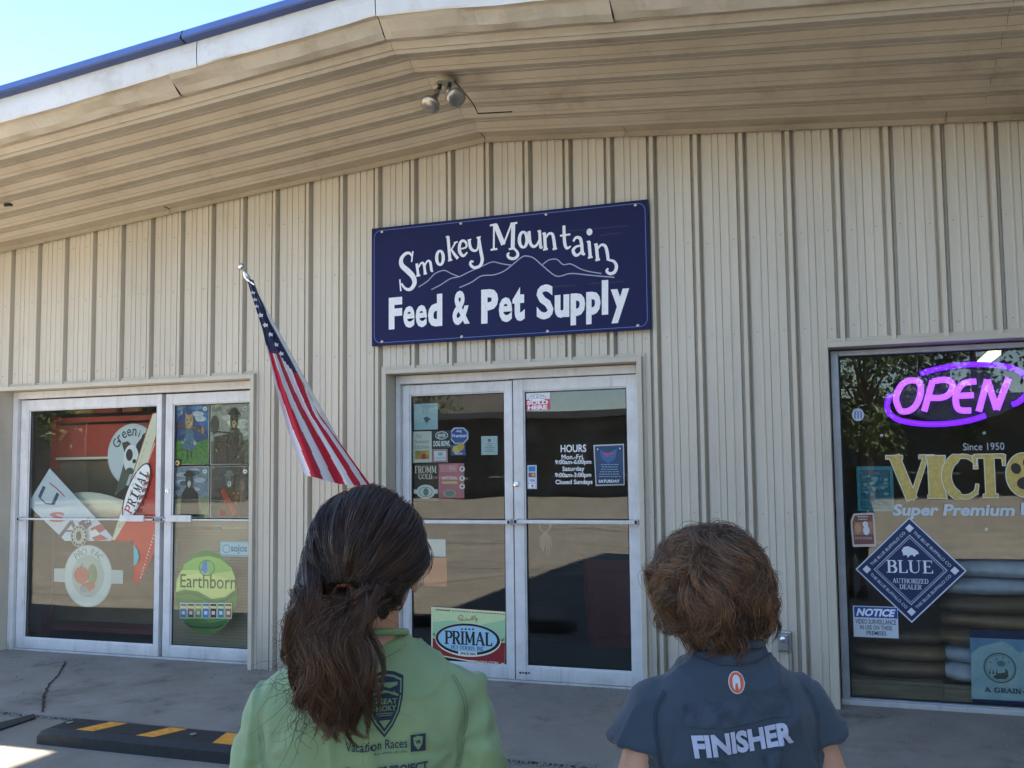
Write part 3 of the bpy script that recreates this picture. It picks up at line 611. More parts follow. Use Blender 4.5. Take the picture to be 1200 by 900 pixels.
# ================================================================ THINGS IN FRONT OF THE SHOP
# parking stop with yellow patches
st = tag(empty('parking_stop', (-3.19, -1.73, -.014)), 'black rubber parking stop with three orange yellow patches before the left doors', 'parking stop')
Lw, n = 1.95, 30; prof = [(-.115, 0), (-.115, .060), (-.090, .092), (.082, .098), (.112, .060), (.112, 0)]
mb = MB(); xs_ = [0, .03, .07]+list(np.linspace(.12, Lw-.12, 20))+[Lw-.07, Lw-.03, Lw]; k = len(prof); v = []
for x in xs_:
    e = min(x, Lw-x); s = 1 if e > .09 else .72+.28*math.sin(math.pi/2*e/.09)
    v += [(x, p[0]*(.9+.1*s), p[1]*s) for p in prof]
mb.add(v, [(i*k+j, (i+1)*k+j, (i+1)*k+(j+1) % k, i*k+(j+1) % k) for i in range(len(xs_)-1) for j in range(k)]+[tuple(range(k-1, -1, -1)), tuple((len(xs_)-1)*k+j for j in range(k))])
mb.build('rubber_block', M_black, st)
for c_ in [atg(px_, py_, .08)[0]+3.19 for px_, py_ in ((90, 862), (165, 868), (243, 877))]:
    a = .062; sh = .045 if c_ < .85 else -.02
    MB().add([(c_-a-sh, -.086, .0935), (c_+a-sh, -.086, .0935), (c_+a+sh, .074, .0990), (c_-a+sh, .074, .0990)], [(0, 1, 2, 3)]).build('yellow_patch', M_yel, st)
for c_ in (.12, 1.0, 1.83): MB().lathe((c_, .0, .0985), [(.018, 0), (.018, .003), (.008, .004)], 12).build('anchor_bolt', M_steel, st)
q = [atg(*p)[:2] for p in [(0, 846), (40, 836), (42, 840), (0, 854)]]; q = np.array(q)
q[0] += (q[0]-q[1])*2.5; q[3] += (q[3]-q[2])*2.5
o = MB().add([(a-q[1][0], b-q[1][1], 0) for a, b in q]+[(a-q[1][0], b-q[1][1], .012) for a, b in q], [(3, 2, 1, 0), (4, 5, 6, 7), (0, 1, 5, 4), (1, 2, 6, 5), (2, 3, 7, 6), (3, 0, 4, 7)]).build('rubber_strip', M_black, loc=(q[1][0], q[1][1], -.014))
tag(o, 'flat black rubber strip lying on the ground at the far left', 'rubber strip')
# double floodlight under the soffit
lx, ly = -1.03, -.93; lz = zs(lx, ly)-.03
fl = tag(empty('floodlight', (lx, ly, lz)), 'double floodlight with two silver bulbs under the soffit above the sign', 'light')
MB().lathe((0, 0, -.028), [(.058, 0), (.062, .006), (.062, .026), (.055, .03)], 24).build('mounting_box', mat('box_cream', (.42, .37, .28), .5), fl)
for (px, tip) in (((500, 508), (514, 132)), ((553, 535), (541, 128))):
    pass
for s, end in ((-1, at(510, 128, -.99)), (1, at(542, 126, -.99))):
    e = np.array(end)-np.array([lx, ly, lz]); b0 = np.array([s*.034, 0, -.026]); j = b0+np.array([s*.004-.006, -.02, -.052])
    MB().tube([b0, b0+(0, 0, -.022), j], [.013, .012, .014], 10).build('swivel_arm', M_black, fl)
    d = e-j; d /= np.linalg.norm(d); L_ = np.linalg.norm(e-j)
    MB().lathe(j, [(.010, -.012), (.018, -.004), (.019, .02), (.016, .034)], 14, d).build('lamp_socket', M_steel, fl)
    d2 = np.array([s*.28-.1, -.75, -.55]) if s < 0 else np.array([.55, -.60, -.35]); d2 /= np.linalg.norm(d2)
    o = MB().lathe(j+d*.030, [(.016, 0), (.018, .022), (.036, .052), (.057, .080), (.063, .098), (.058, .110), (.035, .118), (.004, .121)], 24, d*.55+d2*.5).build('reflector_bulb', mat('bulb_silver', (.40, .36, .31), .30, metal=.85), fl, smooth=True)
v_ = at(15, 228, -.62); o = MB().lathe((0, 0, 0), [(.055, -.018), (.06, -.01), (.06, 0)], 18).build('soffit_vent', M_black, loc=(v_[0], -.62, zs(v_[0], -.62)-.006)); tag(o, 'small dark round vent in the soffit at the far left', 'vent')
mb = MB(); w0 = np.array([lx+.05, ly, lz]); mb.tube([w0, at(548, 113, -.85), at(556, 124, -.8), at(560, 133, -.7), at(600, 131, -.52)], .004, 6)
cb = mb.build('loose_cable', M_black); tag(cb, 'thin black cable trailing from the floodlight along the soffit', 'cable')
# outlet box
ob = tag(empty('outlet_box', (.868, -.03, .395)), 'small grey weatherproof outlet box on the wall left of the big window', 'outlet box')
MB().box(-.045, 0, -.065, .045, .03, .065).build('box_body', M_steel, ob, bevel=.006)
MB().box(-.036, -.034, -.052, .030, -.002, .052).build('flip_cover', mat('cover_grey', (.30, .33, .36), .3, metal=.6), ob, bevel=.008)
MB().lathe((-.005, -.034, .02), [(.02, 0), (.018, .008), (.006, .012)], 16, (0, -1, 0)).build('latch_knob', M_chrome, ob)
MB().tube([(.04, .012, -.2), (.04, .012, -.066)], .011, 10).build('conduit', M_steel, ob)

# ---------------- flag
fg = tag(empty('wall_flag', (-2.10, 0, 1.33)), 'American flag hanging bunched from an angled wall pole left of the doors', 'flag')
FO = np.array([-2.10, 0, 1.33])
tip = at(288, 322, -.99)+0; base = at(436, 590, -.03)
MB().tube([base-FO, tip-FO], [.012, .012], 12).build('pole', mat('pole_white', (.7, .7, .7), .4), fg)
ball = at(283, 312.5, -1.0); MB().ell(ball-FO, (.022, .022, .022)).build('ball_finial', M_chrome, fg, smooth=True)
dd = (tip-base)/np.linalg.norm(tip-base)
MB().lathe(tip-FO-dd*.01, [(.017, -.03), (.019, 0), (.012, .02), (.008, .035)], 14, dd).build('pole_cap', M_chrome, fg)
MB().tube([at(290, 325, -1.0)-FO+(-.02, 0, 0), at(296, 334, -.98)-FO+(.015, 0, 0)], .007, 8).build('clip', M_chrome, fg)
MB().box(-.05, -.012, -.07, .05, -.002, .07).build('wall_bracket', M_steel, fg)
def interp(tab, s):
    for a, b in zip(tab, tab[1:]):
        if s <= b[0]: t = (s-a[0])/(b[0]-a[0]); return [x+(y-x)*t for x, y in zip(a[1:], b[1:])]
    return list(tab[-1][1:])
LT = [(0, 289, 326), (.08, 293, 340), (.28, 307, 384), (.33, 311, 401), (.5, 322, 450), (.75, 338, 507), (1, 357, 557)]
RT = [(0, 297, 328), (.08, 303, 345), (.28, 325, 392), (.42, 345, 430), (.6, 374, 485), (.8, 408, 532), (1, 437, 572)]
NS, NH = 70, 72; V = []
for i in range(NS+1):
    s = i/NS; l = interp(LT, s); r = interp(RT, s)
    for j in range(NH+1):
        h = j/NH; px = l[0]+(r[0]-l[0])*h; py = l[1]+(r[1]-l[1])*h
        py += (6*math.sin(math.pi*h)-2*math.sin(3*math.pi*h))*max(0, s-.75)*1.2
        yr = -1.0+.97*s*.93; yl = -1.0+.42*s
        Y = yl+(yr-yl)*h
        amp = (.006+.020*s)*(1-.25*h); ph = 2*math.pi*(1.9*h+.35*s)
        Y += amp*math.sin(ph)+.35*amp*math.sin(2.3*ph+1.5)
        Y = min(Y, -.04)
        V.append(at(px, py, Y)-FO)
stripe = [(0, 'w'), (.09, 'r'), (.27, 'w'), (.43, 'r'), (.59, 'w'), (.71, 'r'), (.83, 'w'), (.93, 'r')]
def colour(s, h):
    # canton: top part of the cloth, its lower edge cut obliquely by the folds
    if s < .335+.10*h+.02*math.sin(9*h): return 2
    # stripes squeezed together near the canton
    hh = h
    if s < .62 and h > .62: hh = .62+(h-.62)*(.25+.75*max(0, (s-.4))/.22)
    c = 'w'
    for (a, cc) in stripe:
        if hh+.03*math.sin(6*s) >= a: c = cc
    return 1 if c == 'r' else 0
Fc = []; mi = []
for i in range(NS):
    for j in range(NH):
        a = i*(NH+1)+j; Fc.append((a, a+1, a+NH+2, a+NH+1)); mi.append(colour((i+.5)/NS, (j+.5)/NH))
mb = MB(); mb.v = [tuple(p) for p in V]; mb.f = Fc; mb.mi = mi
def cloth(name, col):
    M = mat(name, col, .8, bump=.1, bscale=300, sheen=.2); return M
cl = mb.build('flag_cloth', [cloth('flag_white', (.88, .84, .86)), cloth('flag_red', (.56, .012, .04)), cloth('flag_navy', (.02, .025, .09))], fg, smooth=True)
for (sx, sy) in ((296.5, 343), (299, 351), (301, 359), (305.5, 369.5), (311, 381), (317, 392), (323.5, 404), (329.5, 414.5)):
    # find cloth depth at this spot
    best = min(range(0, len(V)), key=lambda i: (lambda P: abs(P[0]-sx)+abs(P[1]-sy))(((V[i]+FO-CAM)@RR/((V[i]+FO-CAM)@FF)*P_F+P_CX, -((V[i]+FO-CAM)@UU)/((V[i]+FO-CAM)@FF)*P_F+P_CY)))
    Yc = (V[best]+FO)[1]-.016; c = at(sx, sy, Yc)-FO; pts = []; R_ = .019 if sy > 362 else .013
    for k in range(10):
        a = math.pi/2+k*math.pi/5+.25; rr = R_ if k % 2 == 0 else R_*.42; pts.append((c[0]+rr*.8*math.cos(a), c[1]+.012*math.cos(a), c[2]+rr*math.sin(a)))
    MB().add(pts, [tuple(range(10))]).build('star', mat('flag_star', (.8, .8, .82), .7), cl)
# ================================================================ SHOP SIGN
YSg = -.052
sgn, P = card('shop_sign', 'large navy shop sign with white lettering above the centre doors', 'sign', None, YSg, mat('sign_navy', (.008, .011, .072), .6, var=.12, scale=3, spec=.25), th=.018, outline=[(-2.083, 2.432), (.052, 2.432), (.052, 3.322), (-2.083, 3.322)])
WH = mat('sign_white', (.86, .87, .90), .4, var=.10, scale=40); HW = mat('sign_grey', (.34, .36, .50), .5); LB = mat('sign_pale_blue', (.10, .17, .45), .5)
def q7(x, y):
    p = at(420+x/3.3333, 220+y/3.3333, YSg); return (p[0], p[2])
def s7(pts, w, sm=6):
    k = .00235; w = [a*k for a in w] if hasattr(w, '__len__') else w*k
    return g_line([q7(*p) for p in pts], w, sm if len(pts) > 2 else 0)
P.add('border_line', LB, g_frame(-2.064, 2.452, .033, 3.303, .0045, r=.055))
P.add('mountain_line', HW, s7([(235, 388), (270, 365), (300, 335), (335, 323), (362, 335), (395, 348)], 3.2), s7([(285, 398), (320, 380), (360, 355), (395, 347), (430, 330), (490, 303), (525, 290), (560, 297), (600, 303)], 3.2),
      s7([(395, 390), (440, 370), (480, 345), (530, 340), (570, 325), (605, 298), (640, 270), (660, 267), (685, 275), (720, 305), (760, 338), (785, 346), (830, 335), (890, 340), (940, 345), (1000, 350)], 3.4),
      s7([(720, 300), (745, 282), (775, 280), (800, 300), (830, 298), (870, 318), (905, 328), (950, 335)], 3.2))
DK = mat('sign_scratch', (.008, .010, .05), .5)
P.add('scratch_line', DK, s7([(790, 172), (1052, 148)], 3), s7([(945, 186), (1030, 176)], 3), s7([(745, 388), (850, 380)], 3), s7([(900, 375), (1040, 366)], 3))
L = []
a = L.append
a(s7([(210, 268), (200, 256), (184, 258), (168, 278), (170, 303), (194, 326), (214, 348), (219, 374), (204, 396), (184, 394), (168, 374)], [6, 8, 10, 13, 16, 18, 17, 15, 11, 8, 6])); a(s7([(213, 248), (208, 290)], 5)); a(s7([(162, 358), (166, 404)], 5))
a(s7([(228, 296), (234, 344)], 9)); a(s7([(234, 312), (246, 294), (256, 300), (261, 334)], [5, 6, 9, 9])); a(s7([(259, 306), (270, 286), (281, 292), (286, 322), (292, 324)], [5, 6, 9, 9, 6]))
a(s7([(226, 345), (242, 342)], 6)); a(s7([(255, 337), (268, 334)], 6))
for cx, cy, rx, ry in ((319, 274, 13, 27), (644, 203, 15, 30)):
    pts = [(cx+rx*math.cos(t), cy+ry*math.sin(t)) for t in np.linspace(0, 2*math.pi, 25)]; a(s7(pts, [7+4*abs(math.cos(t)) for t in np.linspace(0, 2*math.pi, 25)], 2))
a(s7([(350, 190), (358, 284)], 10)); a(s7([(342, 194), (352, 190)], 6)); a(s7([(350, 285), (367, 281)], 6)); a(s7([(380, 214), (360, 247)], 5)); a(s7([(364, 242), (374, 258), (389, 277)], [5, 9, 10])); a(s7([(373, 216), (388, 211)], 5))
a(s7([(397, 240), (421, 232), (420, 214), (406, 207), (396, 222), (396, 250), (410, 266), (426, 252)], [5, 6, 8, 8, 10, 11, 9, 4]))
a(s7([(433, 204), (438, 234), (452, 246), (466, 238), (470, 196)], [9, 10, 8, 6, 6])); a(s7([(470, 194), (478, 246), (484, 282), (474, 306), (452, 312), (438, 300), (441, 288), (450, 290)], [9, 11, 11, 10, 9, 9, 8, 4])); a(s7([(427, 206), (441, 202)], 5)); a(s7([(462, 196), (478, 192)], 5))
a(s7([(530, 146), (529, 240)], 6)); a(s7([(514, 148), (540, 142)], 6)); a(s7([(517, 243), (543, 239)], 6)); a(s7([(535, 145), (567, 222)], 15)); a(s7([(567, 222), (598, 142)], 6)); a(s7([(605, 139), (603, 236)], 13)); a(s7([(594, 141), (621, 137)], 6)); a(s7([(588, 240), (613, 237)], 6))
a(s7([(604, 234), (620, 250), (622, 266), (608, 277), (590, 274), (583, 262), (590, 254)], [6, 8, 10, 9, 9, 8, 5]))
a(s7([(667, 172), (671, 214), (684, 230), (698, 222), (708, 200)], [10, 10, 9, 7, 5])); a(s7([(708, 168), (712, 230), (720, 229)], [9, 10, 6])); a(s7([(660, 175), (672, 171)], 5)); a(s7([(700, 171), (712, 167)], 5))
a(s7([(727, 177), (731, 240)], 10)); a(s7([(730, 200), (744, 180), (758, 182), (764, 206), (768, 238)], [5, 7, 9, 10, 10])); a(s7([(719, 180), (731, 176)], 5)); a(s7([(722, 243), (740, 239)], 6)); a(s7([(759, 241), (776, 237)], 6))
a(s7([(803, 148), (806, 215), (815, 236), (830, 228)], [9, 10, 9, 4])); a(s7([(788, 188), (828, 182)], 6))
a(s7([(840, 210), (850, 195), (866, 198), (872, 220), (876, 256), (886, 258)], [6, 8, 10, 10, 10, 6])); a(s7([(873, 226), (852, 230), (839, 245), (848, 263), (862, 260), (874, 244)], [5, 7, 10, 10, 7, 5]))
a(s7([(901, 210), (906, 270)], 10)); a(s7([(892, 212), (904, 209)], 5)); a(s7([(897, 274), (915, 270)], 6)); cxy = q7(903, 173); a(g_ell(cxy[0], cxy[1], .021, .024))
a(s7([(929, 220), (935, 281)], 10)); a(s7([(933, 242), (948, 224), (964, 228), (972, 252), (976, 284)], [5, 7, 9, 10, 9])); a(s7([(921, 223), (933, 219)], 5)); a(s7([(926, 284), (944, 280)], 6))
a(s7([(976, 282), (998, 288), (1008, 306), (1002, 328), (984, 336), (970, 326), (976, 315)], [6, 8, 10, 10, 9, 8, 5]))
P.add('lettering', WH, *L)
L = []
for ch, x0, y0, x1, y1, sl in [('F', 119, 428, 171, 552, -.10), ('e', 176, 462, 220, 547, -.1), ('e', 224, 458, 268, 545, -.1), ('d', 272, 416, 328, 542, -.1), ('&', 368, 402, 435, 535, -.09), ('P', 480, 396, 546, 529, -.09), ('e', 549, 428, 601, 525, -.09), ('t', 602, 388, 650, 521, -.08),
                       ('S', 696, 378, 762, 514, -.08), ('u', 767, 418, 824, 508, -.08), ('p', 829, 412, 886, 536, -.08), ('p', 890, 406, 946, 532, -.08), ('l', 951, 361, 976, 496, -.08), ('y', 986, 395, 1058, 528, -.07)]:
    v, f = glyphs(ch, .05 if ch not in 'e&S' else .03); A, B = v.min(0), v.max(0); w = (v-A)/(B-A)
    X_ = x0+w[:, 0]*(x1-x0); Yp = y1+(y0-y1)*w[:, 1]+sl*(X_-(x0+x1)/2)
    L.append((np.array([q7(x, y) for x, y in zip(X_, Yp)]), f))
P.add('lettering', WH, *L); P.done()
for x_ in (-.98, -.33, .33, .98):
    for z_ in (-.415, .415): MB().lathe((x_, -.0005, z_), [(.011, 0), (.011, .003), (.004, .006)], 10, (0, -1, 0)).build('fixing_screw', M_steel, sgn)

# ================================================================ DOOR AND WINDOW STICKERS, POSTERS
def px2(x, y, Y): p = at(x, y, Y); return (p[0], p[2])
def pb(x0, y0, x1, y1, Y): return wbox(x0, y0, x1, y1, Y)
def T(P, txt, col, x0, y0, x1, y1, bold=0, shear=0, name='lettering', serif=False, T_=.16, t_=.07):
    b = pb(x0, y0, x1, y1, P.Y); m = ink(col) if isinstance(col, str) else col
    if serif: P.add(name, m, *g_serif(txt, *b, T=T_, t=t_))
    else: P.add(name, m, g_text(txt, *b, bold=bold, shear=shear))
def R_(P, col, x0, y0, x1, y1, name='printed_panel'): P.add(name, ink(col) if isinstance(col, str) else col, g_rect(*pb(x0, y0, x1, y1, P.Y)))
def Pg(P, col, pts, name='printed_shape'): P.add(name, ink(col) if isinstance(col, str) else col, g_poly([px2(x, y, P.Y) for x, y in pts]))
def El(P, col, x0, y0, x1, y1, name='printed_shape', ang=0):
    b = pb(x0, y0, x1, y1, P.Y); P.add(name, ink(col) if isinstance(col, str) else col, g_ell((b[0]+b[2])/2, (b[1]+b[3])/2, (b[2]-b[0])/2, (b[3]-b[1])/2, ang=ang))
def Rg(P, col, x0, y0, x1, y1, w, name='printed_ring'):
    b = pb(x0, y0, x1, y1, P.Y); P.add(name, ink(col) if isinstance(col, str) else col, g_ring((b[0]+b[2])/2, (b[1]+b[3])/2, (b[2]-b[0])/2, (b[3]-b[1])/2, w))
def Ln(P, col, pts, w, name='printed_line', sm=0): P.add(name, ink(col) if isinstance(col, str) else col, g_line([px2(x, y, P.Y) for x, y in pts], w, sm))
def FR(P, col, x0, y0, x1, y1, w, name='printed_border'): P.add(name, ink(col) if isinstance(col, str) else col, g_frame(*pb(x0, y0, x1, y1, P.Y), w))
def ragged_lines(P, col, x0, y0, x1, y1, n, h=.35, seed=1, name='small_print'):
    rg = random.Random(seed); dy = (y1-y0)/n
    for i in range(n):
        w = rg.uniform(.55, 1)*(x1-x0)/2; c = (x0+x1)/2; x = c-w
        while x < c+w-1:
            l = rg.uniform(1.2, 3.6); R_(P, col, x, y0+i*dy+dy*.3, min(c+w, x+l), y0+i*dy+dy*(.3+h), name); x += l+.7
YI, YF = G+.034, G+.0155
# --- centre left leaf
o, P = card('paper_notice', 'pale blue paper with a small dark emblem, top left on the centre doors', 'poster', (485, 473, 513, 503.5), YI, '#9fc0c8', group='stickers inside the centre doors')
T(P, 'NOTICE', '#55707c', 495, 475, 508, 477.5); Pg(P, '#16263a', [(496, 490), (500, 488), (505, 491), (502, 493), (500, 496.5), (498, 493)]); P.done()
o, P = card('sticker', 'cream card with an orange and green block, left edge of the centre doors', 'sticker', (483.5, 505.5, 506, 542), YI, '#d9d8cc', group='stickers inside the centre doors')
T(P, 'The', '#8b8d85', 487, 509, 494, 513); T(P, 'honest', '#7a7c74', 486, 515, 503, 519.5); T(P, 'kitchen', '#7a7c74', 486, 521, 503, 526); R_(P, '#c98a3a', 486.5, 528, 503, 538); R_(P, '#7d9a3c', 486.5, 528, 492, 533); R_(P, '#a33f2a', 494, 532, 499, 538); R_(P, '#d0b060', 499, 529, 503, 533); P.done()
o, P = card('sticker', 'navy square sticker with a white paw shield and lettering', 'sticker', (507, 504.5, 528.5, 525), YI, '#1b2a3c', group='stickers inside the centre doors')
Rg(P, '#e8eaec', 510, 505.5, 525, 515, .006); T(P, 'MWM', '#e8eaec', 513, 508, 522, 513, bold=.04); T(P, 'DOG BOWL', '#eef0f2', 508, 516.5, 527.5, 523, bold=.04); P.done()
o, P = card('sticker', 'white sticker with a pink edge below the navy square one', 'sticker', (507, 526.5, 524.5, 541.5), YI, '#dfe3e6', group='stickers inside the centre doors')
FR(P, '#c0566a', 507.4, 527, 524.2, 541, .008); El(P, '#8fb3c4', 513, 530, 519, 534); T(P, 'natural', '#7d97a8', 510, 535, 522, 537.5); P.done()
oc = [px2(x, y, YI) for x, y in [(532, 501), (543.5, 501), (548.5, 506), (549, 514), (543.5, 520), (533, 520.5), (527.5, 514.5), (527.5, 506)]]
o, P = card('sticker', 'blue octagon sticker with white rim', 'sticker', None, YI, '#c9d4e6', outline=oc[::-1], group='stickers inside the centre doors')
Pg(P, '#2452a8', [(533, 502.5), (543, 502.5), (547, 506.5), (547.5, 513.5), (543, 518.5), (533.5, 519), (529, 514), (529, 506.5)]); T(P, 'Premium', '#e8eefa', 530, 508.5, 547, 512.5, bold=.03); T(P, 'dog', '#e8eefa', 535, 503.5, 541, 507, bold=.03); P.done()
o, P = card('sticker', 'small blue sticker with a yellow shape, below the octagon sticker', 'sticker', (528.5, 521, 545.5, 533.5), YI, '#22499c', group='stickers inside the centre doors')
El(P, '#d6bb62', 530, 522, 540, 531); El(P, '#caa94a', 536, 518.5, 544, 528); T(P, 'FOOD', '#dfe6f4', 533, 530.5, 542, 532.8, bold=.04); P.done()
o, P = card('paper_notice', 'pale notice with small grey emblem, right side of the left centre door', 'poster', (564, 511, 583, 533), YI, '#bcd0d4', group='stickers inside the centre doors')
El(P, '#5f767c', 571.5, 514, 575.5, 518); ragged_lines(P, '#6d8890', 568, 519, 580, 530, 5, seed=4); P.done()
o, P = card('sticker', 'black sticker with cream lettering and an oval white emblem', 'sticker', (484, 543, 513.5, 588), YI, '#14110d', group='stickers inside the centre doors')
T(P, 'FROMM', '#e6e0cf', 486, 546, 511.5, 554.5, serif=True); T(P, 'GOLD', '#e6e0cf', 490.5, 555.5, 506.5, 561.5, serif=True); El(P, '#dfe2dc', 488, 568, 510, 584.5); R_(P, '#dfe2dc', 485, 573.5, 513, 578.5); Rg(P, '#7f9796', 491, 570.5, 507, 582.5, .006); El(P, '#5f8480', 496, 572, 502.5, 581); P.done()
o, P = card('sticker', 'pink sticker with three round badges down its right side', 'sticker', (514, 543, 544, 584), YI, '#c7727e', group='stickers inside the centre doors')
R_(P, '#d38f95', 516, 545, 536, 553); T(P, 'ALL', '#e9ccd0', 526, 546, 534, 550); T(P, 'NATURAL', '#eed6d8', 518, 558, 536, 562, bold=.03); R_(P, '#e2c48c', 518, 564, 536, 567); El(P, '#a89d94', 519, 573, 535, 583); El(P, '#7d8b82', 522, 575, 532, 581.5); R_(P, '#b9525e', 515, 583.5, 543, 584)
for y in (549.5, 560.5, 570): El(P, '#e6e6e4', 538.5, y-3.2, 545, y+3.2, 'round_badge'); El(P, '#22262c', 540.5, y-1.3, 543, y+1.3, 'badge_centre')
P.done()
o, P = card('paper_notice', 'plain white paper taped below the middle bar of the left centre door', 'poster', (497, 632, 522, 652), YI, '#c9d2cf', group='stickers inside the centre doors'); P.done()
o, P = card('paper_notice', 'orange paper taped under the plain white paper', 'poster', (497, 654, 523.5, 687), YI+.002, '#c2693f', group='stickers inside the centre doors'); P.done()
o, P = card('poster', 'green and red poster with pale blue oval logo, low on the centre doors', 'poster', None, YF-.002, '#cfe3a8', outline=[px2(505.5, 767, YF), px2(592, 783, YF), px2(592.5, 717, YF), px2(505.5, 711, YF)])
Pg(P, '#a8d0a0', [(507, 729), (530, 727), (560, 733), (592, 726), (592, 752), (507, 748)]); Pg(P, '#93262b', [(507, 748), (530, 752), (560, 755), (592, 753), (591.5, 781.5), (507, 767)])
Ln(P, '#f2e6c0', [(506, 711.8), (592, 717.8)], .010); Ln(P, '#f2e6c0', [(506.3, 712), (506.3, 767)], .010); Ln(P, '#f2e6c0', [(507, 766.5), (591.5, 781.8)], .007)
Ln(P, '#9a4a2a', [(511, 714.5), (528, 715.5)], .008); [Ln(P, '#a8663c', [(x, 715.6+(x-529)*.065), (x+2.2, 715.7+(x-529)*.065)], .006) for x in np.arange(530, 590, 3.3)]
Ln(P, '#b06a34', [(538, 722), (541, 720.5), (543, 723), (541, 727), (538, 726), (537, 723), (541, 726), (545, 727), (547, 724), (548, 727), (551, 725), (552, 727), (554, 721), (554.5, 727), (557, 720.5), (557.5, 727), (559.5, 724), (558, 730)], .0035, sm=3)
El(P, '#efe9d8', 510.5, 730, 587.5, 769.5); El(P, '#15130f', 511, 730.5, 586.5, 767.5); El(P, '#a6cfe2', 514, 733, 583, 764.5); R_(P, '#efe9d8', 537.5, 763.5, 559.5, 767.5)
T(P, 'PRIMAL', '#15130f', 521.5, 740, 577.5, 755.5, serif=True, T_=.20, t_=.10); T(P, 'PET FOODS INC', '#15130f', 529, 757, 568, 761.5, serif=True); T(P, 'SINCE 2001', '#15130f', 540, 764.5, 558, 767, bold=.03)
for x in (542, 546.3, 550.6, 555): El(P, '#15130f', x-1.1, 736, x+1.1, 738.2)
T(P, 'PETFOODS.COM', '#f0d8c8', 548, 774, 584, 778, bold=.02); El(P, '#f0d8c8', 588, 776.5, 591.5, 778.5)
Ln(P, '#15130f', [(507.5, 744), (509.5, 741.5), (510.5, 745)], .006); Ln(P, '#15130f', [(587.5, 748.5), (589.5, 751), (591, 747.5)], .006); P.done()
# --- centre right leaf
o, P = card('sticker', 'red and white sold here sticker in the top corner of the right centre door', 'sticker', (614.8, 460.5, 644.5, 480.5), YF, '#e3dfe2')
R_(P, '#c42c48', 615, 468, 644.4, 480.3); El(P, '#b8b8bc', 619, 462, 640, 471); El(P, '#efeff0', 620, 463, 639, 470); T(P, 'DUKES', '#70656a', 622, 463.5, 638, 467.5); T(P, 'SOLD', '#f2e8ea', 617.5, 469.2, 642.5, 474.2, bold=.05); T(P, 'HERE', '#f2e8ea', 618.5, 475, 641.5, 480, bold=.05); P.done()
o, P = card('sticker', 'narrow sticker with four payment card emblems on the right centre door', 'sticker', (618, 545, 629, 573), YF, '#b9cbd8')
R_(P, '#2c74b8', 619.5, 546.5, 627.5, 552.5); R_(P, '#22303c', 619.5, 554, 627.5, 559); El(P, '#c4402c', 620.5, 554.5, 624.5, 558.5); El(P, '#dca03c', 623, 554.5, 627, 558.5); R_(P, '#dfe6ec', 619.5, 560.5, 627.5, 565.5); T(P, 'VISA', '#2a4c94', 620.3, 561.5, 627, 564.5, bold=.03); R_(P, '#e6eaec', 619.5, 567, 627.5, 571.5); El(P, '#c9793a', 622.5, 568, 625.5, 571); P.done()
hr = tag(empty('opening_hours', (*px2(673, 545, YF)[:1], YF, px2(673, 545, YF)[1])), 'white vinyl opening hours lettering on the right centre door', 'lettering')
P = Print(hr, (hr.location.x, YF, hr.location.z), YF)
for txt, b, bo in (('HOURS', (657, 521, 687, 530), .02), ('Mon.-Fri.', (658, 532.5, 684.5, 538.3), .02), ('9:00am-6:00pm', (650.5, 538.5, 693, 545.5), .025), ('Saturday', (659, 546.5, 685, 553.5), .02), ('9:00am-3:00pm', (650.5, 553.8, 693, 560.8), .025), ('Closed Sundays', (651, 562, 694.5, 569), .025)): T(P, txt, '#e9eaea', *b, bold=bo)
P.done()
o, P = card('poster', 'dark blue framed poster beside the opening hours', 'poster', None, YF, '#b9c2c6', outline=[px2(698, 569.5, YF), px2(732, 568.5, YF), px2(731, 520, YF), px2(695.3, 521.5, YF)])
Pg(P, '#1a3e62', [(699, 568), (730.8, 567), (730, 521.5), (696.8, 523)]); Pg(P, '#28629c', [(703, 527), (712, 531), (723, 526), (721, 538), (713, 543), (705, 538)]); T(P, 'MWM', '#c04458', 708, 531, 718, 535, bold=.05); ragged_lines(P, '#88a8c4', 702, 543, 728, 560, 6, .3, 5); R_(P, '#122a44', 700, 561, 730, 567); T(P, 'SATURDAY', '#c8d4de', 702, 562, 727, 565.5, bold=.05); El(P, '#bccbd6', 700, 525.5, 702, 527.5); El(P, '#bccbd6', 726, 524.5, 728, 526.5); P.done()
tw = tag(empty('twine_charm', (*px2(639, 620, .30)[:1], .30, px2(639, 620, .30)[1])), 'pale rope ring with hanging strands behind the right centre door', 'ornament'); W0 = np.array([tw.location.x, .30, tw.location.z])
M_rope = mat('rope', (.40, .33, .24), .9)
MB().tube([at(638.5+6.2*math.cos(t), 617+6.0*math.sin(t), .30)-W0 for t in np.linspace(0, 2*math.pi, 25)], .008, 6).build('rope_ring', M_rope, tw)
mb = MB()
for i in range(11):
    x = 634+i*1.0; mb.tube([at(638.5, 623, .30)-W0, at(x+(x-639)*.2, 630, .30)-W0, at(x+(x-639)*.35+random.uniform(-1, 1), 640+random.uniform(0, 13), .30)-W0], .0035, 4)
mb.build('rope_strands', M_rope, tw)['kind'] = 'stuff'
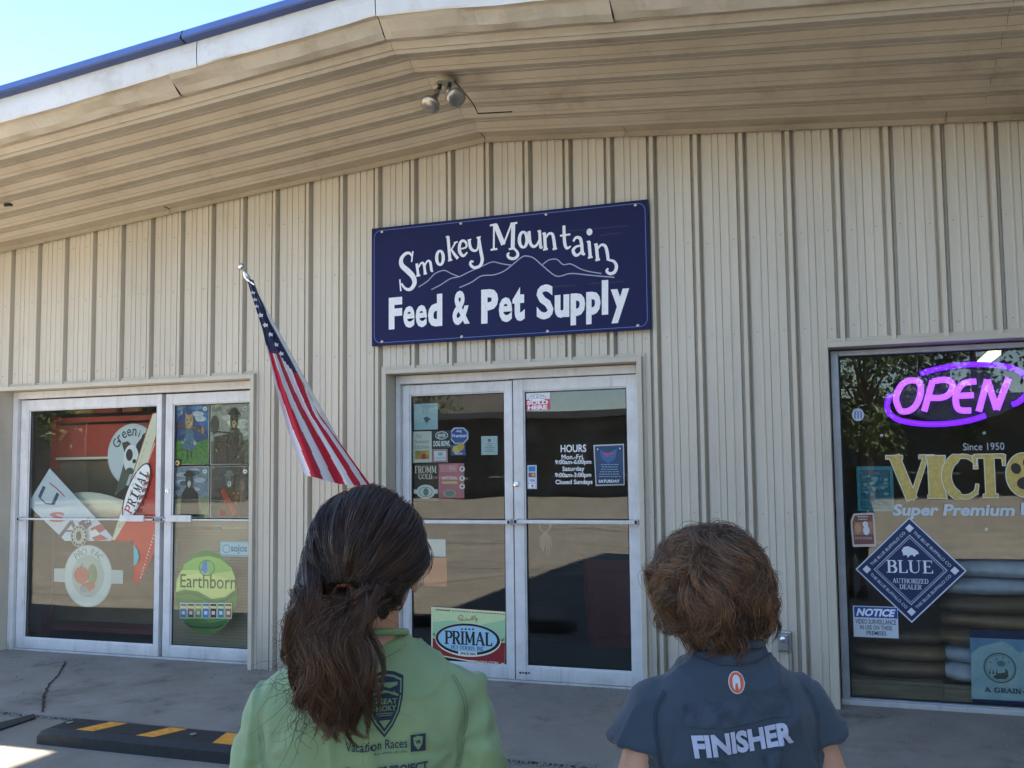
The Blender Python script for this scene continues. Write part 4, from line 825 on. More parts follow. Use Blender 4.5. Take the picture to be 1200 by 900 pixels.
# --- left leaves
YL = G+.034
def disp(name, label, cat): return tag(empty(name), label, cat)
ds = tag(empty('display_shelf', (-5.0, .62, 0)), 'red metal display shelf with brown board behind the far left door', 'shelf')
M_red = mat('shelf_red', (.55, .075, .045), .45, var=.15, scale=5); M_brown = mat('brown_board', (.24, .16, .09), .8, var=.2, scale=3); M_dred = mat('dark_red_shelf', (.16, .02, .02), .5)
def dbox(x0, y0, x1, y1, Y, d, name, m, root):
    a_, b_, c_, d_ = wbox(x0, y0, x1, y1, Y); r = root.location; return MB().box(a_-r.x, Y-r.y, b_-r.z, c_-r.x, Y+d-r.y, d_-r.z).build(name, m, root)
dbox(68, 496, 240, 534, .50, .02, 'header_panel', M_red, ds); dbox(59, 488, 66, 549, .485, .05, 'post', M_red, ds); dbox(59, 487, 240, 493, .47, .05, 'top_rail', M_red, ds); dbox(64, 535, 180, 538, .485, .02, 'price_strip', ink('#efe6cf'), ds)
dbox(60, 539, 240, 612, .53, .02, 'back_board', M_brown, ds); dbox(48, 715, 56, 748, .50, .05, 'post', M_dred, ds); dbox(50, 737, 230, 742, .50, .25, 'base_rail', M_dred, ds); dbox(39, 488, 62, 742, .70, .02, 'side_board', mat('grey_board', (.16, .13, .10), .8), ds)
dbox(36, 612, 190, 738, .78, .02, 'back_panel', M_brown, ds)
for i, (x0, x1, c_, lab) in enumerate(((84, 112, '#b8a03c', 'yellow paper bag on top of the red display shelf'), (113, 141, '#b8433a', 'red paper bag on top of the red display shelf'), (146, 170, '#a8703c', 'orange brown bag on top of the red display shelf'))):
    a_, b_, c2, d2 = wbox(x0, 478, x1, 488, .58); xm = (a_+c2)/2; hh = .10
    mb = MB(); mb.loft([(0, 0, 0, (c2-a_)/2, .05, 3.5), (0, 0, hh*.5, (c2-a_)/2*1.03, .06, 3), (.005, 0, hh, (c2-a_)/2*.96, .035, 3), (0, 0, hh+.03, (c2-a_)/2*.93, .006, 4)], 20)
    tag(mb.build('paper_bag', mat('bag_'+c_[1:], c_, .6, bump=.3, bscale=30), loc=(xm, .58, wbox(60, 486.5, 62, 487, .58)[3])), lab, 'bag')
    
# curled cream sheet standing in for sunlit glare reflected in the glass
mb = MB(); rw = []
for i in range(13):
    t = i/12; rw.append([at(70+115*t, 583-24*math.sin(t*2.6)*(1-t)+18*t, .22+.06*math.cos(t*6)), at(70+115*t, 608+2*math.sin(t*5), .20+.05*math.sin(t*5))])
c0 = rw[6][0]; v = [p-c0 for r in rw for p in r]; mb.add(v, [(2*i, 2*i+2, 2*i+3, 2*i+1) for i in range(12)])
o = mb.build('glare_sheet', mat('cream_glare', (.80, .74, .56), .5), smooth=True, loc=tuple(c0)); sm = o.modifiers.new('thickness', 'SOLIDIFY'); sm.thickness = .004; tag(o, 'cream sheet painted as reflected glare behind the far left door above its bar', 'glare')
q = lambda x, y: px2(x, y, YL)
o, P = card('banner', 'white and blue USA banner hanging crooked behind the far left door', 'banner', None, YL+.01, '#cfdbe8', outline=[q(31, 591), q(75, 634), q(134, 634), (q(110, 606)), q(57, 549)], group=None)
for pts in ([(46, 583), (52, 570), ], [(62, 591), (68, 578)]): Ln(P, '#2a3566', pts, .036)
Ln(P, '#2a3566', [(46, 583), (54, 590), (62, 591)], .012); Ln(P, '#c03a48', [(58, 566), (66, 572), (76, 582)], .010, sm=3)
T(P, 'S', '#c8566a', 58, 600, 76, 612, bold=.05)
Ln(P, '#26305e', [(70, 629), (84, 611)], .034); Ln(P, '#26305e', [(84, 611), (90, 624)], .034); Ln(P, '#26305e', [(76, 622), (88, 622)], .014)
Pg(P, '#26305e', [(92, 612), (104, 606), (108, 614), (96, 626)]); Pg(P, '#b8303c', [(106, 619), (118, 614), (124, 620), (112, 628)]); Pg(P, '#e8e8ea', [(104, 624), (112, 620), (120, 628), (108, 632)]); Pg(P, '#b8303c', [(108, 630), (118, 626), (128, 632), (112, 634)])
for x, y in ((96, 616), (101, 612), (99, 619), (104, 611)): El(P, '#e8e8ea', x-1, y-1, x+1, y+1)
P.done()
o, P = card('round_ornament', 'round silver and black badge overlapping the USA banner', 'ornament', None, YL-.004, '#d8d6c8', outline=list(g_ell(*[(a_+b_)/2 for a_, b_ in zip(px2(78, 628, YL), px2(108, 628, YL))], .092, .092, 36)[0]))
cxy = px2(93, 628, YL); P.add('printed_ring', ink('#8d8a80'), g_ring(cxy[0], cxy[1], .088, .088, .008)); P.add('printed_ring', ink('#9a9a92'), g_ring(cxy[0], cxy[1], .055, .055, .007))
for k in range(14): aa = k*math.pi/7; P.add('printed_shape', ink('#3c3a36'), g_ell(cxy[0]+.073*math.cos(aa), cxy[1]+.073*math.sin(aa), .010, .014, 8, aa))
P.add('printed_shape', ink('#6b6658'), g_ell(cxy[0], cxy[1], .03, .04)); P.done()
gc = px2(155, 533, YL); 
o, P = card('round_sign', 'round white sign with a dog face behind the far left door', 'sign', None, YL, '#d5dbe0', outline=list(g_ell(gc[0], gc[1], .263, .262, 56)[0]))
P.add('printed_ring', ink('#b8c2c8'), g_ring(gc[0], gc[1], .255, .254, .004))
for i, ch in enumerate('Greenies'):
    an = math.radians(150-i*16.5); v, f = g_text_c(ch, gc[0]+.195*math.cos(an), gc[1]+.195*math.sin(an)*.92+.012, .085 if ch == 'G' else .062, an-math.pi/2, bold=.01, xs=.85); P.add('lettering', ink('#39463c'), (v, f))
Pg(P, '#566050', [(134, 582), (140, 562), (146, 540), (153, 528), (158, 534), (152, 556), (147, 570)]); Pg(P, '#4c4038', [(143, 519), (150, 517), (154, 521), (150, 534), (146, 530)]); Pg(P, '#1d1a1a', [(160, 521), (170, 508), (168, 522), (163, 533), (159, 529)])
El(P, '#f0f0f0', 145, 521, 163, 555); El(P, '#332b2b', 148, 526, 156, 540); El(P, '#1d1a1a', 155.5, 538, 160, 543); El(P, '#4a5854', 148, 548, 157, 556); P.done()
o, P = card('banner', 'long red and cream pennant with an oval logo hanging diagonally behind the far left door', 'banner', None, YL-.008, '#c8382e', outline=[q(131, 634), q(157, 634), q(157, 682), q(164, 684), q(185, 640), q(184, 483), q(179, 484)])
Pg(P, '#d8d6b8', [(131, 633), (144, 633), (184, 506), (184, 484), (179, 485)]); Pg(P, '#d4472f', [(134, 634), (152, 604), (184, 600), (184, 640), (164, 683), (158, 681), (157, 634)])
for i in range(20): Pg(P, '#efe3d6', [(180.5-i*.75, 519+i*2.1), (182.5-i*.75, 520+i*2.1), (180.8-i*.75, 521+i*2.1)]) if i < 12 else None
for i in range(15): Pg(P, '#efe3d6', [(181-i*1.15, 622+i*3.8), (183-i*1.15, 623.5+i*3.8), (181.5-i*1.15, 625+i*3.8)])
Pg(P, '#7fc0b8', [(157.5, 638), (162, 644), (164, 653), (161, 661), (157.5, 663)])
oc = px2(161.5, 576, YL); P.add('printed_shape', ink('#1c1812'), g_ell(oc[0], oc[1], .262, .098, 48, math.radians(63))); P.add('printed_shape', ink('#dce0dc'), g_ell(oc[0], oc[1], .250, .086, 48, math.radians(63)))
for k in range(6):
    st_ = g_serif('PRIMAL'[k], -.5, -.5, .5, .5, T=.2, t=.1); off = rot2([((k-2.5)*.068, .0)], math.radians(63))[0]
    P.add('lettering', ink('#a82c38' if k < 1 else '#1c1812'), *[(rot2(v*[.056, .085], math.radians(63))+[oc[0]+off[0], oc[1]+off[1]], f) for v, f in st_])
for k in range(9):
    off = rot2([((k-4)*.036, -.062)], math.radians(63))[0]; P.add('small_print', ink('#1c1812'), g_text_c('PET FOODS'[k] if 'PET FOODS'[k] != ' ' else '.', oc[0]+off[0], oc[1]+off[1], .018, math.radians(63)))
for i in range(14): Ln(P, '#a09c80', [(176-i*2.6, 509+i*8.1), (174.6-i*2.6, 513+i*8.1)], .006)
for i in range(7): x = 178-i*2.5; T(P, 'WE', '#7c1d20', x-6, 556+i*8, x+1, 561+i*8, bold=.05, name='small_print')
P.done()
pc = px2(103, 675, YL)
ol = []
for k in range(56):
    aa = 2*math.pi*k/56; x, z = .262*math.cos(aa), .262*math.sin(aa)
    if abs(z) < .055: x = math.copysign(.375, x); z = math.copysign(.055, z) if abs(z) > .02 else z
    ol.append((pc[0]+x, pc[1]+z))
o, P = card('round_sign', 'round white sign with side tabs and a red apple low on the far left door', 'sign', None, YL, '#b9c6c4', outline=ol)
P.add('printed_shape', ink('#cdd9d6'), g_ell(pc[0], pc[1], .25, .25)); P.add('printed_ring', ink('#9fb0ae'), g_ring(pc[0], pc[1], .175, .175, .006)); P.add('printed_shape', ink('#b3bcb0'), g_ell(pc[0], pc[1], .168, .168))
for i, ch in enumerate('PRO PAC'):
    if ch != ' ': an = math.radians(128-i*13); P.add('lettering', ink('#7d8f8c'), *[(rot2(v, an-math.pi/2)+[pc[0]+.21*math.cos(an), pc[1]+.21*math.sin(an)], f) for v, f in [(g_text_c(ch, 0, 0, .055)[0], g_text_c(ch, 0, 0, .055)[1])]])
El(P, '#6f8a5a', 103, 661, 114, 685); El(P, '#c8523e', 87, 664, 104, 684); Pg(P, '#c0604c', [(96, 684), (110, 681), (112, 688), (105, 693), (97, 690)]); El(P, '#8d96a0', 94, 686, 103, 694); Ln(P, '#4a5a3a', [(95, 665), (97, 660)], .008); P.done()
# --- narrow left leaf: four pet portrait posters
def pet(P, x0, y0, x1, y1, sky, ground, coat, fur, hat, kind):
    pi = lambda h: mat('painted_'+h[1:], h, .45, var=.5, scale=34, detail=9) if isinstance(h, str) else h
    sk0 = sky; R_ = lambda P, c, *a, **k: globals()['R_'](P, pi(c), *a, **k); Pg = lambda P, c, *a, **k: globals()['Pg'](P, pi(c), *a, **k); El = lambda P, c, *a, **k: globals()['El'](P, pi(c), *a, **k); Ln = lambda P, c, *a, **k: globals()['Ln'](P, pi(c), *a, **k)
    w, h = x1-x0, y1-y0; X_ = lambda u: x0+u*w; Y_ = lambda t: y0+t*h
    R_(P, sky, X_(.02), Y_(.01), X_(.98), Y_(.99), 'printed_sky')
    rg = random.Random(kind)
    cc = {'#4a78b8': ('#7a9ccc', '#d8dfe8'), '#8c9aa8': ('#c4ccd4', '#5c6672'), '#b4aea0': ('#d8d4c8', '#8a8478'), '#5e5048': ('#6e6056', '#4a3e38')}[sky]
    for i in range(9):
        cx, cy = rg.uniform(.1, .9), rg.uniform(.05, .5); El(P, cc[i % 2], X_(max(.03, cx-.16)), Y_(cy-.04), X_(min(.97, cx+.16)), Y_(cy+.05), 'printed_cloud')
    if kind == 1: Pg(P, '#39508c', [(X_(.02), Y_(.5)), (X_(.3), Y_(.12)), (X_(.45), Y_(.03)), (X_(.7), Y_(.3)), (X_(.97), Y_(.5)), (X_(.97), Y_(.65)), (X_(.02), Y_(.65))], 'printed_hill')
    Pg(P, ground, [(X_(.02), Y_(.62)), (X_(.3), Y_(.60)), (X_(.7), Y_(.63)), (X_(.98), Y_(.58)), (X_(.98), Y_(.99)), (X_(.02), Y_(.99))], 'printed_ground')
    for i in range(6): u = rg.uniform(.05, .8); Ln(P, {1: '#4a7a34', 2: '#5a5240', 3: '#6d7c4c', 4: '#3a302a'}[kind], [(X_(u), Y_(rg.uniform(.7, .95))), (X_(u+.15), Y_(rg.uniform(.7, .95)))], .006, 'printed_grass')
    c = .5 if kind != 2 else .62
    Pg(P, coat, [(X_(c-.08), Y_(.40)), (X_(c+.1), Y_(.40)), (X_(c+.22), Y_(.55)), (X_(c+.26), Y_(.97)), (X_(c-.24), Y_(.97)), (X_(c-.2), Y_(.55))] if kind != 1 else [(X_(.42), Y_(.40)), (X_(.58), Y_(.40)), (X_(.62), Y_(.55)), (X_(.70), Y_(.72)), (X_(.5), Y_(.78)), (X_(.30), Y_(.72)), (X_(.38), Y_(.55))], 'printed_coat')
    if kind == 1:
        Ln(P, '#6b4a34', [(X_(.18), Y_(.36)), (X_(.85), Y_(.42))], .030, 'printed_arm'); Ln(P, '#3a3028', [(X_(.46), Y_(.76)), (X_(.45), Y_(.9))], .012); Ln(P, '#3a3028', [(X_(.54), Y_(.76)), (X_(.56), Y_(.88))], .012); El(P, '#c8925c', X_(.80), Y_(.38), X_(.90), Y_(.5))
    El(P, fur, X_(c-.10), Y_(.18), X_(c+.10), Y_(.42), 'printed_head'); Pg(P, fur, [(X_(c-.10), Y_(.28)), (X_(c-.09), Y_(.14)), (X_(c-.02), Y_(.20))], 'printed_ear'); Pg(P, fur, [(X_(c+.10), Y_(.28)), (X_(c+.09), Y_(.14)), (X_(c+.02), Y_(.20))], 'printed_ear')
    El(P, '#e4dccc' if kind > 2 else '#d2ae7c', X_(c-.045), Y_(.28), X_(c+.045), Y_(.40), 'printed_muzzle'); El(P, '#1a1614', X_(c-.018), Y_(.31), X_(c+.018), Y_(.34), 'printed_nose'); El(P, '#1a1614', X_(c-.06), Y_(.25), X_(c-.035), Y_(.275), 'printed_eye'); El(P, '#1a1614', X_(c+.035), Y_(.25), X_(c+.06), Y_(.275), 'printed_eye')
    if hat: El(P, hat, X_(c-.15), Y_(.13), X_(c+.15), Y_(.20), 'printed_hat'); El(P, hat, X_(c-.09), Y_(.07), X_(c+.09), Y_(.19), 'printed_hat')
    if kind == 2: Ln(P, '#2c2620', [(X_(.02), Y_(.45)), (X_(.5), Y_(.48))], .012); El(P, '#5c5444', X_(.02), Y_(.2), X_(.22), Y_(.5)); Pg(P, '#5a4436', [(X_(.1), Y_(.55)), (X_(.45), Y_(.5)), (X_(.45), Y_(.97)), (X_(.1), Y_(.97))]); Ln(P, '#3c2e26', [(X_(.18), Y_(.6)), (X_(.18), Y_(.95))], .01)
    if kind == 3: Ln(P, '#2a2622', [(X_(.18), Y_(.55)), (X_(.18), Y_(.92))], .008); Ln(P, '#2a2622', [(X_(.1), Y_(.62)), (X_(.27), Y_(.60))], .008); El(P, '#e8e4dc', X_(c-.03), Y_(.3), X_(c+.03), Y_(.42))
    if kind == 4: Ln(P, '#c8402c', [(X_(.32), Y_(.45)), (X_(.5), Y_(.7)), (X_(.66), Y_(.95))], .045, 'printed_sash'); [El(P, '#b08a44', X_(u-.03), Y_(t-.02), X_(u+.03), Y_(t+.02)) for u, t in ((.62, .52), (.7, .6), (.74, .52), (.68, .7))]; El(P, '#a83024', X_(.27), Y_(.84), X_(.4), Y_(.97))
for args, lab in (((199.5, 473, 245, 544.5, '#4a78b8', '#5f9440', '#5c7c98', '#c8a070', None, 1), 'bright blue and green poster of a pet in a blue coat, upper left of four'), ((246.5, 472.5, 292, 545, '#b4aea0', '#6e7058', '#5a4a3e', '#5c4a3c', '#3a2e28', 2), 'brown grey poster of a pet in a dark coat and hat, upper right of four'),
                  ((199.5, 546.5, 245, 606.5, '#8c9aa8', '#7d8c5c', '#2c2420', '#4a4440', '#2c2622', 3), 'cloudy poster of a dark robed dog with a walking stick, lower left of four'), ((246.5, 546.5, 292, 607, '#5e5048', '#40362e', '#6a4c2c', '#7d7870', '#8a8478', 4), 'dark poster of a grey pet with a red sash, lower right of four')):
    o, P = card('poster', lab, 'poster', args[:4], YL+.008, '#c9c4b8', group='pet portrait posters'); pet(P, *args)
    for x, y in ((args[2]-4, args[1]+6),): El(P, '#e4e4e0', x-2.6, y-2.6, x+2.6, y+2.6, 'suction_cup'); El(P, '#1c1c1c', x-.9, y-.9, x+.9, y+.9, 'cup_centre')
    P.done()
    if args[-1] == 1: pass
o, P = card('sticker', 'brown square badge with round cream centre at the corner of the pet posters', 'sticker', (203, 538, 212, 547), YL, '#5a3c22'); El(P, '#e0c890', 204.5, 539.5, 210.5, 545.5); El(P, '#2c2018', 206.5, 541.5, 208.8, 544); P.done()
o, P = card('sticker', 'pale blue strip sign with lettering at the right edge of the narrow left door', 'sticker', (258, 634.5, 291, 652.5), YL, '#8fb4bc')
R_(P, '#a9cad0', 258.5, 635, 291, 650); Rg(P, '#5c8c98', 260.5, 638, 270, 648, .007); T(P, 'sojos', '#4f7f8c', 270.5, 638.5, 289.5, 649.5, bold=.03); P.done()
eb = px2(241.5, 694, YL)
o, P = card('round_sign', 'round green and yellow sign with food bags printed on it, narrow left door', 'sign', None, YL, '#6f9c50', outline=list(g_ell(eb[0], eb[1], .305, .335, 56)[0]))
Pg(P, '#cfe080', [(207, 680), (211, 671), (217, 664), (240, 668), (270, 664), (275, 676), (277, 690), (264, 700), (248, 702), (232, 693), (216, 691), (206, 694)]); Pg(P, '#9cc860', [(216, 661), (228, 654), (244, 651.5), (258, 655), (268, 663), (272, 669), (245, 673), (232, 668), (214, 668)]); Pg(P, '#e3ea8a', [(207, 684), (212, 676), (230, 672), (262, 676), (276, 682), (277, 688), (262, 699), (246, 700), (232, 691), (214, 689), (206.5, 692)])
Rg(P, '#4c8c4c', 233, 656, 252, 675, .010); Pg(P, '#4a90c8', [(235, 668), (238, 659), (243, 657), (243, 668), (241, 673)]); El(P, '#8cc070', 243, 658, 250, 672)
T(P, 'Earthborn', '#3c5c34', 211.5, 673.5, 277, 689.5, bold=.004); Ln(P, '#56843c', [(207, 697), (225, 695), (245, 704), (262, 704), (277, 695)], .012, sm=4); Ln(P, '#2f6a30', [(216, 729), (240, 733), (266, 729)], .035, sm=4); Ln(P, '#12361c', [(219, 730), (226, 734.5), (252, 735.5), (262, 732)], .014, sm=4)
for i, c_ in enumerate(('#4c6c9c', '#5c4630', '#6c8a3c', '#3c84c0', '#3a2c24', '#2c7c84', '#a06c48')):
    x = 211+i*8.9; R_(P, '#dfe2d4', x, 706.5, x+8.2, 724.5, 'printed_bag'); R_(P, c_, x+.6, 707.5, x+7.6, 723.8, 'printed_bag'); R_(P, '#e8dc8c', x+.8, 710, x+7.4, 713, 'printed_bag'); R_(P, '#d8d8cc', x+2.2, 716, x+6, 720, 'printed_bag')
P.done()
pg = tag(empty('pegboard', (-3.9, .36, 0)), 'beige pegboard panel behind the narrow left door', 'pegboard')
M_peg = bpy.data.materials.new('pegboard_beige'); M_peg.use_nodes = True; n_ = M_peg.node_tree; b_ = n_.nodes['Principled BSDF']
tc = n_.nodes.new('ShaderNodeTexCoord'); mpn = n_.nodes.new('ShaderNodeVectorMath'); mpn.operation = 'SCALE'; mpn.inputs['Scale'].default_value = 1/.0254
fr_ = n_.nodes.new('ShaderNodeVectorMath'); fr_.operation = 'FRACTION'; sb_ = n_.nodes.new('ShaderNodeVectorMath'); sb_.operation = 'SUBTRACT'; sb_.inputs[1].default_value = (.5, .5, .5)
sp = n_.nodes.new('ShaderNodeSeparateXYZ'); cb_ = n_.nodes.new('ShaderNodeCombineXYZ'); ln_ = n_.nodes.new('ShaderNodeVectorMath'); ln_.operation = 'LENGTH'; lt = n_.nodes.new('ShaderNodeMath'); lt.operation = 'LESS_THAN'; lt.inputs[1].default_value = .18
mx_ = n_.nodes.new('ShaderNodeMix'); mx_.data_type = 'RGBA'; mx_.inputs[6].default_value = (.46, .37, .24, 1); mx_.inputs[7].default_value = (.10, .07, .045, 1)
lk = n_.links.new; lk(tc.outputs['Object'], mpn.inputs[0]); lk(mpn.outputs[0], fr_.inputs[0]); lk(fr_.outputs[0], sb_.inputs[0]); lk(sb_.outputs[0], sp.inputs[0]); lk(sp.outputs[0], cb_.inputs[0]); lk(sp.outputs[2], cb_.inputs[2]); lk(cb_.outputs[0], ln_.inputs[0]); lk(ln_.outputs['Value'], lt.inputs[0]); lk(lt.outputs[0], mx_.inputs[0]); lk(mx_.outputs[2], b_.inputs['Base Color'])
MB().box(-.40, 0, .05, .9, .02, 1.05).build('board', M_peg, pg); MB().box(-.42, -.03, 1.05, .9, .03, 1.10).build('top_rail', M_trim, pg)
MB().box(-.36, -.04, .62, -.30, 0, .92).build('hook_strip', M_alum, pg)
for i, (x0, x1, c_, lab) in enumerate(((236, 247, '#c07c74', 'small pink box on the pegboard rail, left one'), (248, 258, '#7ca8a0', 'small teal box on the pegboard rail, middle one'), (259, 290, '#cfcfc4', 'long white box on the pegboard rail, right one'))):
    a_, b_2, c2, d_ = wbox(x0, 610.5, x1, 620, .34); o, P = card('small_box', lab, 'box', None, .34, c_, th=.05, outline=[(a_, b_2), (c2, b_2), (c2, d_), (a_, d_)]); El(P, '#e8e6dc', x0+2, 612, x0+8, 618); P.done()
# --- right window
YR, YRF = G+.03, G+.0138
cc_ = px2(1005.5, 486, YRF); o, P = card('sticker', 'small round white sticker with blue letter mark beside the neon sign', 'sticker', None, YRF, '#c3cbe0', outline=list(g_ell(cc_[0], cc_[1], .037, .041, 32)[0]))
for x in (1002, 1005.5, 1009): Ln(P, '#3a4a86', [(x, 483), (x, 490.5)], .007)
Ln(P, '#3a4a86', [(1001.5, 484), (1003.5, 481), (1005.5, 484), (1007.5, 481), (1009.5, 484)], .005); P.done()
o, P = card('poster', 'teal poster with pale drawing and lettering left of the gold letters', 'poster', (1004.5, 546.5, 1047, 599), YR, '#2b8b99')
FR(P, '#0e3e4c', 1008.5, 551, 1043.5, 596, .005); R_(P, '#1a5f74', 1009.5, 552, 1042.5, 585)
for i in range(46):
    rg = random.Random(i+90); x = rg.uniform(1011, 1040); y = rg.uniform(556, 582); w = rg.uniform(1, 4.5); El(P, ('#4f9aa6', '#2d7f92', '#68aab2', '#14485c')[i % 4], x-w, y-w*.5, x+w*.8, y+w*.5, 'printed_drawing')
T(P, 'ILLINOIS', '#0c2c38', 1010.5, 587, 1041.5, 592.5, serif=False, bold=.0); ragged_lines(P, '#3f8a96', 1011, 592.5, 1041, 595.5, 1, .5, 8); P.done()
o, P = card('sticker', 'cream edged reddish sticker with a small white dog, under the teal poster', 'sticker', None, YRF, '#cfc3b6', outline=[q(*p) for p in [(999.5, 640.5), (1026, 640), (1027, 634), (1024.5, 602), (1022.5, 600.5), (1000.5, 601.5), (996.8, 610), (997.5, 622)]])
Pg(P, '#7a4f48', [(1001, 638), (1024.5, 637.5), (1022.5, 603), (1001.5, 604), (999, 612)]); Pg(P, '#a87c66', [(1001, 612), (1022.5, 611), (1023.5, 626), (1001, 627)]); El(P, '#e8e6e4', 1011, 611, 1017, 617.5); El(P, '#dfe2e6', 1011.5, 616, 1019, 627); El(P, '#c8986c', 1002, 613, 1009, 625); El(P, '#23202a', 1013.5, 613.5, 1014.6, 614.8); ragged_lines(P, '#d8ccc0', 1002, 604, 1021, 610, 2, .4, 3); T(P, 'DOG FOOD', '#c8a0a0', 1002, 629, 1022, 632, bold=.03); P.done()
dm = [q(1003, 665.5), q(1069, 728.5), q(1133, 666.5), q(1066.5, 609.5)]
YD = YRF-.001; pd = lambda x, y: px2(x, y, YD); dm = [pd(1002.5, 667), pd(1068.5, 730), pd(1133, 669), pd(1065.5, 606)]
dc = np.mean(dm, 0); hw = (dm[2][0]-dm[0][0])/2; hh = (dm[3][1]-dm[1][1])/2; tl = (dm[2][1]-dm[0][1])/2
o, P = card('sticker', 'large dark blue diamond dealer sticker in the middle of the big window', 'sticker', None, YD, '#cdd6e6', outline=dm)
sc_ = lambda k: [(dc[0]+(x-dc[0])*k, dc[1]+(z-dc[1])*k) for x, z in dm]
P.add('printed_panel', ink('#0f2c5a'), g_poly(sc_(.965))); P.add('printed_line', ink('#c6d0e2'), g_poly(sc_(.665))); P.add('printed_panel', ink('#0f2c5a'), g_poly(sc_(.645))); P.add('printed_line', ink('#aebbd2'), g_poly(sc_(.615))); P.add('printed_panel', ink('#0f2c5a'), g_poly(sc_(.60)))
for x, z in sc_(.79): P.add('printed_square', ink('#dfe6f0'), g_poly([(x-.026, z), (x, z-.026), (x+.026, z), (x, z+.026)]))
eps = [((0, 3), 1), ((3, 2), -1), ((0, 1), -1), ((1, 2), 1)]
for (i, j), sg in eps:
    A_, B_ = np.array(sc_(.80)[i]), np.array(sc_(.80)[j]); mid = (A_+B_)/2; an = math.atan2(B_[1]-A_[1], B_[0]-A_[0]); P.add('small_print', ink('#c8d2e4'), g_text_c('THE BLUE BUFFALO CO', mid[0], mid[1], .019, an, bold=.01, width=.295))
T(P, 'BLUE', '#e4eaf2', 1038.5, 656.5, 1094, 671.5, serif=True, T_=.17, t_=.06); T(P, 'AUTHORIZED', '#dbe2ee', 1046, 678, 1088, 683.5, serif=True, T_=.16, t_=.08); T(P, 'DEALER', '#dbe2ee', 1054, 685, 1080, 690.5, serif=True, T_=.16, t_=.08)
Pg(P, '#e4eaf2', [(1056.5, 645), (1059, 641), (1064, 640), (1070, 642.5), (1075, 645.5), (1077, 649), (1074, 649.5), (1071.5, 652.5), (1069, 650), (1066, 651), (1064, 653.5), (1062, 650), (1058.5, 651), (1058, 648)]); P.done()
nb = pb(1000, 710.5, 1052.5, 747, YD); o, P = card('notice_sign', 'small blue and white video surveillance notice in the big window', 'sign', None, YD-.002, '#cfd8e2', outline=[(nb[0], nb[1]), (nb[2], nb[1]), (nb[2], nb[3]), (nb[0], nb[3])])
R_(P, '#1a4fa0', 1001, 711.5, 1051.5, 724); T(P, 'NOTICE', '#eef2f8', 1004.5, 713.3, 1048.5, 722.5, bold=.05, shear=.06); T(P, 'VIDEO SURVEILLANCE', '#2a2e38', 1002.5, 726, 1050, 731.5, bold=.01); T(P, 'IN USE ON THESE', '#2a2e38', 1008, 733, 1045.5, 738, bold=.01); T(P, 'PREMISES', '#2a2e38', 1015.5, 739.5, 1038.5, 744.5, bold=.01); P.done()
vl = tag(empty('window_lettering', (1.9, YRF, 1.35)), 'gold and white dog food lettering across the big window', 'lettering'); P = Print(vl, (1.9, YRF, 1.35), YRF)
T(P, 'Since 1950', '#b9bfc8', 1128.5, 519, 1177, 527.5, bold=.0); GO = mat('gold_vinyl', (.62, .46, .12), .4, var=.25, scale=30); PL = ink('#dfe0d0')
for ch, b in (('V', (1041.5, 534, 1094, 585)), ('I', (1086, 534.5, 1109, 583.5)), ('C', (1104, 533, 1150, 584)), ('T', (1140, 532.5, 1180, 582.5))):
    bb = pb(*b, YRF); gs = g_serif(ch, *bb, T=.21 if ch != 'I' else .34, t=.09)
    # pale outline: the same strokes, wider
    P.n += 1
    def wide(gm, k):
        v, f = gm; h = len(v)//2; A_, B_ = v[:h], v[h:]; m_ = (A_+B_)/2; d_ = (A_-B_)/2; l = np.linalg.norm(d_, axis=1)[:, None]+1e-9; t_ = m_.copy(); e = m_[-1]-m_[0]; 
        d2 = d_*(1+k/l); s0 = m_[0]-m_[1]; s1 = m_[-1]-m_[-2]; m2 = m_.copy(); m2[0] += s0/np.linalg.norm(s0)*k; m2[-1] += s1/np.linalg.norm(s1)*k
        return np.vstack([m2+d2, m2-d2]), f
    P.add('letter_outline', PL, *[wide(g_, .0045) for g_ in gs]); P.n += 1; P.add('gold_letter', GO, *gs)
def two_px(x, y): return px2(x, y, YRF)
P.n += 1; ob_ = pb(1179, 531, 1221, 582, YRF); P.add('letter_outline', PL, g_ell((ob_[0]+ob_[2])/2, (ob_[1]+ob_[3])/2, (ob_[2]-ob_[0])/2+.005, (ob_[3]-ob_[1])/2+.005)); P.add('gold_letter', GO, g_ell((ob_[0]+ob_[2])/2, (ob_[1]+ob_[3])/2, (ob_[2]-ob_[0])/2, (ob_[3]-ob_[1])/2))
bk = mat('vinyl_black', (.012, .012, .013), .4); [P.add('paw_mark', bk, g_ell(*two_px(x, y), rx, rz, 20, an)) for x, y, rx, rz, an in ((1190.5, 549, .028, .034, .3), (1204, 542, .026, .034, 0), (1216, 552, .026, .034, -.3), (1203, 566, .055, .040, .1))]
for i, ch in enumerate('RDOGFOOD'[:1]):
    bb = pb(1222, 531, 1262, 581, YRF); P.add('gold_letter', GO, *g_serif('R', *bb, T=.24, t=.09))
T(P, 'Super Premium', '#c9d3da', 1046.5, 590.5, 1189, 608.5, bold=.035, shear=.025); T(P, 'Dog Food', '#c9d3da', 1196, 589, 1290, 608, bold=.035, shear=.02)
P.done()
for x, y, lab in ((1033, 510.5, 'tiny clear suction cup under the left end of the neon sign'), (1153.5, 507.5, 'tiny clear suction cup under the right part of the neon sign'), (1156, 620.5, 'tiny clear suction cup below the white window lettering')):
    p_ = at(x, y, YR); o = MB().lathe((0, 0, 0), [(.010, 0), (.011, .002), (.005, .006), (.004, .010)], 14, (0, -1, 0)).build('suction_cup', mat('cup_clear', (.6, .62, .64), .3), loc=(p_[0], YR, p_[2])); tag(o, lab, 'suction cup', 'suction cups on the big window')
